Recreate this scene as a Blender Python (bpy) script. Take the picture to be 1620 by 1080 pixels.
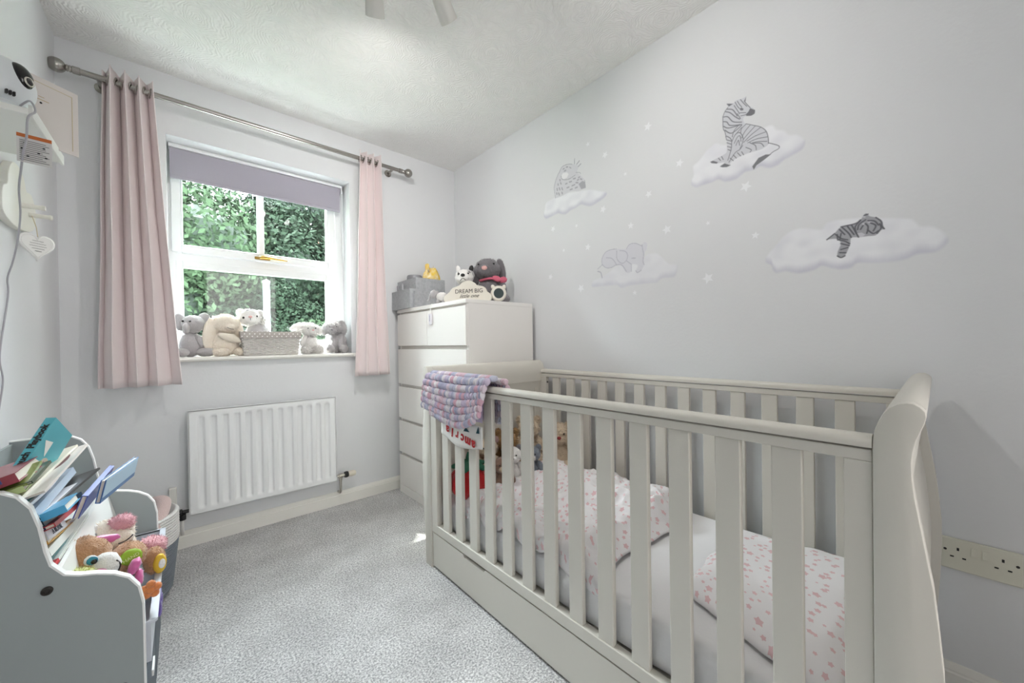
import bpy, bmesh, math, random
import numpy as np
from mathutils import Vector, Matrix, Euler
from mathutils import noise as mnoise

for o in list(bpy.data.objects): bpy.data.objects.remove(o)
SC = bpy.context.scene
COL = SC.collection
rnd = random.Random(7)
nrg = np.random.default_rng(11)

# ------------------------------------------------------------------ camera
F = Vector((0.66051569, 0.75079147, -0.00558502)); R = Vector((0.75067601, -0.66051926, -0.01413648)); U = Vector((0.01430256, -0.00514482, 0.99988448))
camd = bpy.data.cameras.new('camera'); cam = bpy.data.objects.new('camera', camd); COL.objects.link(cam)
cam.matrix_world = Matrix(((R.x, U.x, -F.x, 0), (R.y, U.y, -F.y, 0), (R.z, U.z, -F.z, 1.03), (0, 0, 0, 1)))
camd.sensor_fit = 'HORIZONTAL'; camd.sensor_width = 36.0; camd.lens = 36.0 * 593.4 / 1620.0
camd.shift_y = 5.8 / 1620.0; camd.clip_start = 0.02; camd.clip_end = 200
SC.camera = cam

# ------------------------------------------------------------------ world, sun, exposure
SPOT = (10.0, 0.8, 6.0)      # watts of the fill light added at the three ceiling spotlight shades
SKY = 20.0
world = bpy.data.worlds.new('sky'); SC.world = world; world.use_nodes = True
bg = world.node_tree.nodes['Background']; bg.inputs[0].default_value = (0.88, 0.945, 1.0, 1); bg.inputs[1].default_value = SKY
def light(name, typ, loc, energy, color=(1, 1, 1), **k):
    d = bpy.data.lights.new(name, typ); d.energy = energy; d.color = color
    o = bpy.data.objects.new(name, d); COL.objects.link(o); o.location = loc
    for a, b in k.items(): setattr(d, a, b)
    return o
sun = light('sun', 'SUN', (-6, 12, 14), 10.0, (1.0, 0.96, 0.9), angle=math.radians(0.6))
SUN_DIR = Vector((0.35, -1.0, -1.5)).normalized()
sun.rotation_euler = SUN_DIR.to_track_quat('-Z', 'Y').to_euler()
# daylight portal in the window opening (guides sky sampling only)
portal = light('window_portal', 'AREA', (0.40, 2.86, 1.55), 1.0, shape='RECTANGLE', size=0.92, size_y=1.16)
portal.rotation_euler = (math.radians(-90), 0, 0)
portal.data.cycles.is_portal = True
# fill light added out of view, beyond the doorway behind the camera
hall_fill = light('landing_fill', 'AREA', (0.62, -1.75, 1.5), 8.0, (1.0, 0.97, 0.94), shape='RECTANGLE', size=1.2, size_y=1.8)
hall_fill.rotation_euler = (math.radians(90), 0, 0)
SC.view_settings.view_transform = 'Standard'; SC.view_settings.look = 'None'
SC.view_settings.gamma = 1.0; SC.view_settings.use_curve_mapping = False
SC.view_settings.exposure = 1.95
SC.cycles.max_bounces = 10; SC.cycles.diffuse_bounces = 6; SC.cycles.transparent_max_bounces = 24
SC.cycles.sample_clamp_indirect = 8.0

# ------------------------------------------------------------------ material helpers
def lin(h):
    h = h.lstrip('#'); v = [int(h[i:i + 2], 16) / 255 for i in (0, 2, 4)]
    return tuple((x / 12.92 if x <= 0.04045 else ((x + 0.055) / 1.055) ** 2.4) for x in v)
MATS = {}
def mat(name, hexc='#ffffff', rough=0.6, metal=0.0, bump=None, var=None, sheen=0.0, spec=None, trans=0.0, sub=0.0, coat=0.0):
    """bump=(scale, strength[, detail]); var=(scale, amount, hex2): noise mix with a second colour"""
    if name in MATS: return MATS[name]
    m = bpy.data.materials.new(name); m.use_nodes = True
    nt = m.node_tree; b = nt.nodes['Principled BSDF']
    b.inputs['Base Color'].default_value = (*lin(hexc), 1); b.inputs['Roughness'].default_value = rough; b.inputs['Metallic'].default_value = metal
    if spec is not None: b.inputs['Specular IOR Level'].default_value = spec
    if sheen: b.inputs['Sheen Weight'].default_value = sheen; b.inputs['Sheen Roughness'].default_value = 0.5
    if trans: b.inputs['Transmission Weight'].default_value = trans
    if sub:
        b.inputs['Subsurface Weight'].default_value = sub; b.inputs['Subsurface Scale'].default_value = 0.01
    if coat: b.inputs['Coat Weight'].default_value = coat
    tc = None
    def coords():
        nonlocal tc
        if tc is None: tc = nt.nodes.new('ShaderNodeTexCoord')
        return tc.outputs['Object']
    if var:
        n = nt.nodes.new('ShaderNodeTexNoise'); n.inputs['Scale'].default_value = var[0]; n.inputs['Detail'].default_value = 4
        nt.links.new(coords(), n.inputs['Vector'])
        r = nt.nodes.new('ShaderNodeValToRGB'); r.color_ramp.elements[0].position = 0.35; r.color_ramp.elements[1].position = 0.65
        r.color_ramp.elements[0].color = (*lin(hexc), 1)
        c2 = lin(var[2]); c1 = lin(hexc); r.color_ramp.elements[1].color = (*[c1[i] + (c2[i] - c1[i]) * var[1] for i in range(3)], 1)
        nt.links.new(n.outputs['Fac'], r.inputs['Fac']); nt.links.new(r.outputs['Color'], b.inputs['Base Color'])
    if bump:
        n = nt.nodes.new('ShaderNodeTexNoise'); n.inputs['Scale'].default_value = bump[0]; n.inputs['Detail'].default_value = bump[2] if len(bump) > 2 else 3
        nt.links.new(coords(), n.inputs['Vector'])
        bm_ = nt.nodes.new('ShaderNodeBump'); bm_.inputs['Strength'].default_value = bump[1]; bm_.inputs['Distance'].default_value = 0.01
        nt.links.new(n.outputs['Fac'], bm_.inputs['Height']); nt.links.new(bm_.outputs['Normal'], b.inputs['Normal'])
    MATS[name] = m
    return m
def attr_mat(name, attr='Col', rough=0.7, alpha=False, bump=None):
    m = mat(name, '#ffffff', rough, bump=bump); nt = m.node_tree; b = nt.nodes['Principled BSDF']
    a = nt.nodes.new('ShaderNodeAttribute'); a.attribute_name = attr
    nt.links.new(a.outputs['Color'], b.inputs['Base Color'])
    if alpha: nt.links.new(a.outputs['Alpha'], b.inputs['Alpha'])
    return m

# ------------------------------------------------------------------ geometry helpers: every one returns (verts, faces)
def join(*gs):
    V = []; Fc = []
    for v, f in gs:
        o = len(V); V += [tuple(map(float, p)) for p in v]; Fc += [tuple(i + o for i in q) for q in f]
    return V, Fc
def frombm(bm):
    bm.verts.index_update()
    g = ([tuple(v.co) for v in bm.verts], [tuple(v.index for v in f.verts) for f in bm.faces]); bm.free(); return g
def box(x0, x1, y0, y1, z0, z1, bev=0.0, seg=2):
    V = [(x, y, z) for x in (x0, x1) for y in (y0, y1) for z in (z0, z1)]
    Fc = [(0, 1, 3, 2), (4, 6, 7, 5), (0, 4, 5, 1), (2, 3, 7, 6), (0, 2, 6, 4), (1, 5, 7, 3)]
    if bev <= 0: return V, Fc
    bm = bmesh.new(); vs = [bm.verts.new(p) for p in V]
    for q in Fc: bm.faces.new([vs[i] for i in q])
    bmesh.ops.bevel(bm, geom=bm.edges[:], offset=bev, segments=seg, affect='EDGES', profile=0.5)
    return frombm(bm)
def prism(poly, a, b, axis='x', bev=0.0):
    """poly: list of 2d points in the plane normal to axis (order y,z / x,z / x,y), extruded from a to b"""
    n = len(poly)
    def p3(p, t):
        return {'x': (t, p[0], p[1]), 'y': (p[0], t, p[1]), 'z': (p[0], p[1], t)}[axis]
    V = [p3(p, a) for p in poly] + [p3(p, b) for p in poly]
    Fc = [tuple(range(n))[::-1], tuple(range(n, 2 * n))] + [(i, (i + 1) % n, n + (i + 1) % n, n + i) for i in range(n)]
    if bev > 0:
        bm = bmesh.new(); vs = [bm.verts.new(p) for p in V]
        fs = [bm.faces.new([vs[i] for i in q]) for q in Fc]
        ed = list(fs[0].edges) + list(fs[1].edges)
        bmesh.ops.recalc_face_normals(bm, faces=bm.faces[:])
        bmesh.ops.bevel(bm, geom=ed, offset=bev, segments=2, affect='EDGES', profile=0.5)
        return frombm(bm)
    return V, Fc
def tube(pts, rad, seg=10, caps=True):
    pts = [Vector(p) for p in pts]; n = len(pts)
    rad = rad if isinstance(rad, (list, tuple)) else [rad] * n
    V = []; Fc = []
    T = [(pts[min(i + 1, n - 1)] - pts[max(i - 1, 0)]).normalized() for i in range(n)]
    up = Vector((0, 0, 1)) if abs(T[0].z) < 0.9 else Vector((1, 0, 0))
    a = T[0].cross(up).normalized()
    for i in range(n):
        a = (a - T[i] * a.dot(T[i])).normalized(); b = T[i].cross(a)
        for k in range(seg):
            t = 2 * math.pi * k / seg; V.append(tuple(pts[i] + (a * math.cos(t) + b * math.sin(t)) * rad[i]))
    for i in range(n - 1):
        for k in range(seg):
            k2 = (k + 1) % seg; Fc.append((i * seg + k, i * seg + k2, (i + 1) * seg + k2, (i + 1) * seg + k))
    if caps: Fc.append(tuple(range(seg))[::-1]); Fc.append(tuple((n - 1) * seg + k for k in range(seg)))
    return V, Fc
def smooth_path(pts, sub=6):
    P = [Vector(p) for p in pts]; out = []
    for i in range(len(P) - 1):
        p0, p1, p2, p3 = P[max(i - 1, 0)], P[i], P[i + 1], P[min(i + 2, len(P) - 1)]
        for k in range(sub):
            t = k / sub
            out.append(0.5 * ((2 * p1) + (p2 - p0) * t + (2 * p0 - 5 * p1 + 4 * p2 - p3) * t * t + (3 * p1 - p0 - 3 * p2 + p3) * t ** 3))
    out.append(P[-1]); return out
def lathe(prof, center=(0, 0, 0), axis='z', seg=24):
    """prof: list of (radius, height along axis)"""
    V = []; Fc = []; n = len(prof)
    for r, hh in prof:
        for k in range(seg):
            t = 2 * math.pi * k / seg; c, s = r * math.cos(t), r * math.sin(t)
            p = {'z': (c, s, hh), 'x': (hh, c, s), 'y': (s, hh, c)}[axis]
            V.append(tuple(p[i] + center[i] for i in range(3)))
    for i in range(n - 1):
        for k in range(seg):
            k2 = (k + 1) % seg; Fc.append((i * seg + k, i * seg + k2, (i + 1) * seg + k2, (i + 1) * seg + k))
    if prof[0][0] > 1e-6: Fc.append(tuple(range(seg))[::-1])
    if prof[-1][0] > 1e-6: Fc.append(tuple((n - 1) * seg + k for k in range(seg)))
    return V, Fc
_ico = {}
def ico(sub):
    if sub not in _ico:
        bm = bmesh.new(); bmesh.ops.create_icosphere(bm, subdivisions=sub, radius=1); _ico[sub] = frombm(bm)
    return _ico[sub]
def ell(c, r, rot=(0, 0, 0), sub=3, noise=0.0, nscale=4.0, fur=0, flen=0.006, pw=1.0):
    """ellipsoid (soft blob); noise = relative lumpiness; fur = number of little hair blades grown on it"""
    V, Fc = ico(sub); M = Euler(rot).to_matrix(); cv = Vector(c); rr = Vector((r, r, r)) if isinstance(r, (int, float)) else Vector(r)
    out = []
    for p in V:
        q = Vector(p)
        if pw != 1.0: q = Vector([math.copysign(abs(t) ** pw, t) for t in q])
        s = 1.0
        if noise: s += noise * mnoise.noise(Vector(p) * nscale + cv * 37.0)
        out.append(M @ Vector((q.x * rr.x * s, q.y * rr.y * s, q.z * rr.z * s)) + cv)
    Fo = list(Fc)
    if fur:
        V2 = list(out)
        for _ in range(fur):
            f = Fc[rnd.randrange(len(Fc))]; a, b, d = (out[i] for i in f[:3])
            u, v = rnd.random(), rnd.random()
            if u + v > 1: u, v = 1 - u, 1 - v
            p = a + (b - a) * u + (d - a) * v
            n = (p - cv); n = Vector((n.x / rr.x ** 2, n.y / rr.y ** 2, n.z / rr.z ** 2)) if not any(rot) else n
            n.normalize()
            t = n.cross(Vector((rnd.uniform(-1, 1), rnd.uniform(-1, 1), rnd.uniform(-1, 1)))).normalized()
            w = flen * 0.16; tip = p + (n + t * rnd.uniform(-0.7, 0.7) + Vector((0, 0, -0.25))).normalized() * flen * rnd.uniform(0.6, 1.3)
            s_ = n.cross(tip - p).normalized() * w; i0 = len(V2)
            V2 += [p - s_, p + s_, tip]; Fo.append((i0, i0 + 1, i0 + 2))
        out = V2
    return [tuple(p) for p in out], Fo
def xf(g, M):
    return [tuple(M @ Vector(p)) for p in g[0]], g[1]
def grid(nu, nv, fn):
    V = [tuple(fn(i / (nu - 1), j / (nv - 1))) for i in range(nu) for j in range(nv)]
    Fc = [(i * nv + j, (i + 1) * nv + j, (i + 1) * nv + j + 1, i * nv + j + 1) for i in range(nu - 1) for j in range(nv - 1)]
    return V, Fc

# ------------------------------------------------------------------ object helpers
def props(o, label=None, cat=None, group=None, kind=None):
    if label: o['label'] = label
    if cat: o['category'] = cat
    if group: o['group'] = group
    if kind: o['kind'] = kind
    return o
def thing(name, label, cat, loc=(0, 0, 0), rot=(0, 0, 0), group=None, kind=None, scale=1.0):
    o = bpy.data.objects.new(name, None); COL.objects.link(o); o.location = loc
    o.rotation_euler = rot if isinstance(rot, (tuple, list)) else (0, 0, rot); o.scale = (scale,) * 3
    o.empty_display_size = 0.05
    return props(o, label, cat, group, kind)
def mk(name, g, m, parent=None, smooth=False, local=False, label=None, cat=None, group=None, kind=None, solid=0.0, angle=None):
    """one mesh object; world coordinates unless local=True (then in the parent's frame)"""
    V, Fc = g
    if parent is not None and not local:
        off = Vector((0, 0, 0)); q = parent
        while q is not None: off += q.location; q = q.parent
        V = [(p[0] - off.x, p[1] - off.y, p[2] - off.z) for p in V]
    me = bpy.data.meshes.new(name); me.from_pydata([tuple(p) for p in V], [], [tuple(f) for f in Fc]); me.update()
    if len(Fc) < 60000:
        bm = bmesh.new(); bm.from_mesh(me); bmesh.ops.recalc_face_normals(bm, faces=bm.faces[:]); bm.to_mesh(me); bm.free()
    if m is not None: me.materials.append(m)
    if smooth:
        me.polygons.foreach_set('use_smooth', [True] * len(me.polygons))
        if angle: me.set_sharp_from_angle(angle=math.radians(angle))
    o = bpy.data.objects.new(name, me); COL.objects.link(o)
    if parent is not None: o.parent = parent
    if solid:
        s = o.modifiers.new('thickness', 'SOLIDIFY'); s.thickness = solid; s.offset = 0
    return props(o, label, cat, group, kind)
def cp(o, parent=None, loc=None):
    c = o.copy(); COL.objects.link(c)
    if parent is not None: c.parent = parent
    if loc is not None: c.location = loc
    return c
def struct(name, g, m, parent=None, **k):
    return mk(name, g, m, parent, kind='structure' if parent is None else None, **k)
def text(name, s, size, M, m, parent, ext=0.0004, shear=0.0, bold=0.0, align='CENTER', sx=1.0):
    """printed lettering as a thin mesh; M: parent-frame matrix (x along the line, y up)"""
    cu = bpy.data.curves.new(name, 'FONT'); cu.body = s; cu.size = size; cu.extrude = ext; cu.shear = shear; cu.align_x = align; cu.align_y = 'CENTER'; cu.offset = bold
    cu.resolution_u = 3
    o = bpy.data.objects.new(name, cu); COL.objects.link(o)
    dg = bpy.context.evaluated_depsgraph_get(); me = bpy.data.meshes.new_from_object(o.evaluated_get(dg))
    bpy.data.objects.remove(o); bpy.data.curves.remove(cu)
    me.transform(M @ Matrix.Diagonal((sx, 1, 1, 1))); me.materials.clear(); me.materials.append(m); me.name = name
    q = bpy.data.objects.new(name, me); COL.objects.link(q); q.parent = parent
    return q
def frame(o, x, y):
    """matrix from origin o with x axis and y axis directions"""
    x = Vector(x).normalized(); y = Vector(y); y = (y - x * y.dot(x)).normalized(); z = x.cross(y)
    return Matrix(((x.x, y.x, z.x, o[0]), (x.y, y.y, z.y, o[1]), (x.z, y.z, z.z, o[2]), (0, 0, 0, 1)))

XL, XR, YB, YF, H = -0.407, 1.67, 2.58, -0.75, 2.42
# ------------------------------------------------------------------ shell materials
M_wall = mat('wall_paint', '#e2e3e5', 0.85, bump=(90, 0.05))
M_trim = mat('gloss_trim', '#eceae4', 0.4, bump=(40, 0.02))
M_upvc = mat('white_upvc', '#f3f4f4', 0.3)
def ceiling_mat():
    m = mat('artex_ceiling', '#f2f1ef', 0.9); nt = m.node_tree; b = nt.nodes['Principled BSDF']; N = nt.nodes.new; L = nt.links.new
    tc = N('ShaderNodeTexCoord'); nz = N('ShaderNodeTexNoise'); nz.inputs['Scale'].default_value = 9; nz.inputs['Detail'].default_value = 3
    L(tc.outputs['Object'], nz.inputs['Vector'])
    mx = N('ShaderNodeMixRGB'); mx.blend_type = 'LINEAR_LIGHT'; mx.inputs[0].default_value = 0.06; L(tc.outputs['Object'], mx.inputs[1]); L(nz.outputs['Color'], mx.inputs[2])
    vo = N('ShaderNodeTexVoronoi'); vo.voronoi_dimensions = '2D'; vo.inputs['Scale'].default_value = 5.5; L(mx.outputs[0], vo.inputs['Vector'])
    mu = N('ShaderNodeMath'); mu.operation = 'MULTIPLY'; mu.inputs[1].default_value = 95; L(vo.outputs['Distance'], mu.inputs[0])
    si = N('ShaderNodeMath'); si.operation = 'SINE'; L(mu.outputs[0], si.inputs[0])
    n2 = N('ShaderNodeTexNoise'); n2.inputs['Scale'].default_value = 26; n2.inputs['Detail'].default_value = 6; L(tc.outputs['Object'], n2.inputs['Vector'])
    m2 = N('ShaderNodeMath'); m2.operation = 'MULTIPLY'; L(si.outputs[0], m2.inputs[0]); L(n2.outputs['Fac'], m2.inputs[1])
    ad = N('ShaderNodeMath'); ad.operation = 'MULTIPLY_ADD'; ad.inputs[1].default_value = 2.0; L(n2.outputs['Fac'], ad.inputs[0]); L(m2.outputs[0], ad.inputs[2])
    bp = N('ShaderNodeBump'); bp.inputs['Strength'].default_value = 0.4; bp.inputs['Distance'].default_value = 0.004
    L(ad.outputs[0], bp.inputs['Height']); L(bp.outputs['Normal'], b.inputs['Normal']); return m
M_ceil = ceiling_mat()
def carpet_mat():
    m = mat('grey_carpet', '#8f8f93', 0.95, sheen=0.3); nt = m.node_tree; b = nt.nodes['Principled BSDF']; N = nt.nodes.new; L = nt.links.new
    tc = N('ShaderNodeTexCoord')
    def nz(s, d, r=0.6):
        n = N('ShaderNodeTexNoise'); n.inputs['Scale'].default_value = s; n.inputs['Detail'].default_value = d; n.inputs['Roughness'].default_value = r; L(tc.outputs['Object'], n.inputs['Vector']); return n
    f1 = nz(150, 2, 0.8); r1 = N('ShaderNodeValToRGB'); e = r1.color_ramp.elements
    e[0].position = 0.36; e[0].color = (*lin('#8b8a8c'), 1); e[1].position = 0.64; e[1].color = (*lin('#f4f2f1'), 1)
    L(f1.outputs['Fac'], r1.inputs['Fac'])
    f2 = nz(5, 4); r2 = N('ShaderNodeValToRGB'); e = r2.color_ramp.elements
    e[0].position = 0.38; e[0].color = (0.80, 0.80, 0.80, 1); e[1].position = 0.62; e[1].color = (1, 1, 1, 1); L(f2.outputs['Fac'], r2.inputs['Fac'])
    mm = N('ShaderNodeMixRGB'); mm.blend_type = 'MULTIPLY'; mm.inputs[0].default_value = 1; L(r1.outputs['Color'], mm.inputs[1]); L(r2.outputs['Color'], mm.inputs[2])
    L(mm.outputs[0], b.inputs['Base Color'])
    bp = N('ShaderNodeBump'); bp.inputs['Strength'].default_value = 0.9; bp.inputs['Distance'].default_value = 0.006
    L(f1.outputs['Fac'], bp.inputs['Height']); L(bp.outputs['Normal'], b.inputs['Normal']); return m
M_carpet = carpet_mat()

# ------------------------------------------------------------------ room shell
T = 0.30
OX0, OX1, OZ0, OZ1 = -0.047, 0.848, 0.98, 2.115       # window opening
DX0, DX1, DZ1 = 0.25, 1.02, 2.02                        # doorway behind the camera
struct('floor', box(XL - 0.1, XR + 0.1, -2.2, YB + 0.1, -0.12, 0), M_carpet)
struct('ceiling', box(XL - 0.1, XR + 0.1, -2.2, YB + 0.1, H, H + 0.12), M_ceil)
struct('wall_left', box(XL - 0.12, XL, YF - 0.1, YB + T, 0, H), M_wall)
struct('wall_right', box(XR, XR + 0.12, YF - 0.1, YB + T, 0, H), M_wall)
struct('wall_back', join(box(XL, OX0, YB, YB + T, 0, H), box(OX1, XR, YB, YB + T, 0, H), box(OX0, OX1, YB, YB + T, 0, OZ0 - 0.005), box(OX0, OX1, YB, YB + T, OZ1, H)), M_wall)
struct('wall_front', join(box(XL, DX0, YF - 0.1, YF, 0, H), box(DX1, XR, YF - 0.1, YF, 0, H), box(DX0, DX1, YF - 0.1, YF, DZ1, H)), M_wall)
struct('wall_landing', join(box(XL - 0.1, XL, -2.2, YF - 0.1, 0, H), box(XR, XR + 0.1, -2.2, YF - 0.1, 0, H), box(XL, XR, -2.3, -2.2, 0, H)), M_wall)
def skirting(h=0.085, t=0.016):
    return [(0, 0), (t, 0), (t, h * 0.70), (t * 0.72, h * 0.74), (t * 0.72, h * 0.80), (t * 0.45, h * 0.93), (t * 0.3, h), (0, h)]
SK = skirting()
struct('baseboard_back', prism([(YB - p[0], p[1]) for p in SK], XL, XR, 'x'), M_trim)
struct('baseboard_left', prism([(XL + p[0], p[1]) for p in SK], YF, YB - 0.016, 'y'), M_trim)
struct('baseboard_right', prism([(XR - p[0], p[1]) for p in SK], YF, YB - 0.016, 'y'), M_trim)
struct('trim_1', join(box(DX0 - 0.06, DX0, YF, YF + 0.018, 0, DZ1 + 0.06), box(DX1, DX1 + 0.06, YF, YF + 0.018, 0, DZ1 + 0.06), box(DX0, DX1, YF, YF + 0.018, DZ1, DZ1 + 0.06)), M_trim)

# ------------------------------------------------------------------ window
WY = 2.73
def glass_mat():
    m = bpy.data.materials.new('window_glass'); m.use_nodes = True; nt = m.node_tree; N = nt.nodes.new; L = nt.links.new
    nt.nodes.remove(nt.nodes['Principled BSDF']); out = nt.nodes['Material Output']
    t = N('ShaderNodeBsdfTransparent'); t.inputs[0].default_value = (0.93, 0.96, 0.95, 1)
    g = N('ShaderNodeBsdfGlossy'); g.inputs['Roughness'].default_value = 0.02
    lw = N('ShaderNodeLayerWeight'); lw.inputs['Blend'].default_value = 0.5
    pw = N('ShaderNodeMath'); pw.operation = 'POWER'; pw.inputs[1].default_value = 5.0; L(lw.outputs['Facing'], pw.inputs[0])
    ad = N('ShaderNodeMath'); ad.operation = 'MULTIPLY_ADD'; ad.inputs[1].default_value = 0.6; ad.inputs[2].default_value = 0.03; L(pw.outputs[0], ad.inputs[0])
    mx = N('ShaderNodeMixShader'); L(ad.outputs[0], mx.inputs[0]); L(t.outputs[0], mx.inputs[1]); L(g.outputs[0], mx.inputs[2]); L(mx.outputs[0], out.inputs['Surface'])
    return m
M_glass = glass_mat()
win = thing('window_1', None, None, (0.40, WY, OZ0), kind='structure')
fw = 0.055
mk('window_frame', join(box(OX0, OX0 + 0.028, WY, WY + 0.07, OZ0, OZ1), box(OX1 - 0.05, OX1, WY, WY + 0.07, OZ0, OZ1), box(OX0 + 0.028, OX1 - 0.05, WY, WY + 0.07, OZ1 - 0.045, OZ1),
    box(OX0 + 0.028, OX1 - 0.05, WY, WY + 0.07, OZ0, OZ0 + 0.06), box(OX0 + 0.028, OX1 - 0.05, WY, WY + 0.07, 1.50, 1.545)), M_upvc, win)
def ring(x0, x1, z0, z1, w, y0, y1):
    wl, wr, wb, wt = w
    return join(box(x0, x0 + wl, y0, y1, z0, z1, 0.004), box(x1 - wr, x1, y0, y1, z0, z1, 0.004), box(x0 + wl, x1 - wr, y0, y1, z0, z0 + wb, 0.004), box(x0 + wl, x1 - wr, y0, y1, z1 - wt, z1, 0.004))
sash = mk('top_sash', ring(-0.034, 0.792, 1.549, 2.068, (0.040, 0.045, 0.036, 0.05), WY - 0.018, WY + 0.045), M_upvc, win)
mk('glazing_bead', ring(0.006, 0.748, 1.583, 2.02, (0.008,) * 4, WY - 0.024, WY + 0.0), M_upvc, sash)
mk('glazing_bar', box(0.354, 0.386, WY - 0.024, WY + 0.03, 1.589, 2.02, 0.005), M_upvc, sash)
lows = mk('bottom_sash', ring(-0.019, 0.798, 1.035, 1.505, (0.028, 0.06, 0.032, 0.036), WY - 0.006, WY + 0.04), M_upvc, win)
mk('glazing_bead', ring(0.004, 0.744, 1.062, 1.474, (0.008,) * 4, WY - 0.014, WY + 0.0), M_upvc, lows)
mk('pane', box(0.010, 0.357, WY + 0.008, WY + 0.012, 1.585, 2.02), M_glass, win)
mk('pane', box(0.383, 0.744, WY + 0.008, WY + 0.012, 1.585, 2.02), M_glass, win)
mk('pane', box(0.008, 0.740, WY + 0.008, WY + 0.012, 1.064, 1.472), M_glass, win)
M_brass = mat('brass', '#b08d4a', 0.3, 1.0)
hd = mk('window_handle', join(box(0.335, 0.415, WY - 0.028, WY - 0.018, 1.556, 1.572, 0.004), tube([(0.36, WY - 0.03, 1.565), (0.36, WY - 0.055, 1.565), (0.375, WY - 0.06, 1.566), (0.44, WY - 0.058, 1.563), (0.50, WY - 0.056, 1.560)], [0.007, 0.007, 0.008, 0.006, 0.004], 10)), M_brass, win, smooth=True, angle=40)
sill = struct('window_sill', prism([(WY + 0.01, OZ0), (YB - 0.018, OZ0), (YB - 0.030, OZ0 - 0.004), (YB - 0.034, OZ0 - 0.012), (YB - 0.030, OZ0 - 0.020), (YB - 0.018, OZ0 - 0.024), (YB - 0.001, OZ0 - 0.024), (YB - 0.001, OZ0 - 0.006), (WY + 0.01, OZ0 - 0.006)], OX0 - 0.0, OX1 - 0.0, 'x'), M_trim)
mk('sill_end', join(box(OX0 - 0.035, OX0, YB - 0.03, YB - 0.001, OZ0 - 0.023, OZ0 - 0.001, 0.004), box(OX1, OX1 + 0.018, YB - 0.03, YB - 0.001, OZ0 - 0.023, OZ0 - 0.001, 0.004)), M_trim, sill)

# roller blind
M_blind = mat('blind_fabric', '#aaa6b1', 0.9, bump=(300, 0.1))
bl = thing('roller_blind', 'grey lilac roller blind pulled a little way down over the window', 'blind', (0.38, 2.69, 2.09))
mk('roller_tube', lathe([(0.0, -0.035), (0.017, -0.035), (0.017, 0.822), (0.0, 0.822)], (0, 2.695, 2.085), 'x', 16), M_blind, bl, smooth=True, angle=40)
mk('fabric', box(-0.036, 0.818, 2.677, 2.6785, 1.934, 2.09), M_blind, bl)
mk('hem_bar', box(-0.036, 0.818, 2.673, 2.682, 1.930, 1.950, 0.003), M_blind, bl)
mk('head_rail', box(-0.040, 0.830, 2.668, 2.716, 2.095, 2.1145, 0.003), M_upvc, bl)
mk('end_bracket', join(box(0.824, 0.832, 2.67, 2.72, 2.06, 2.11, 0.002), lathe([(0.0, 0.0), (0.02, 0.0), (0.02, 0.008), (0, 0.008)], (0.824, 2.695, 2.085), 'x', 16)), M_upvc, bl)
mk('pull_chain', tube([(0.834, 2.678, 2.08), (0.834, 2.676, 1.62), (0.834, 2.684, 1.60), (0.834, 2.692, 1.62), (0.834, 2.695, 2.08)], 0.002, 6), M_upvc, bl)

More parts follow.
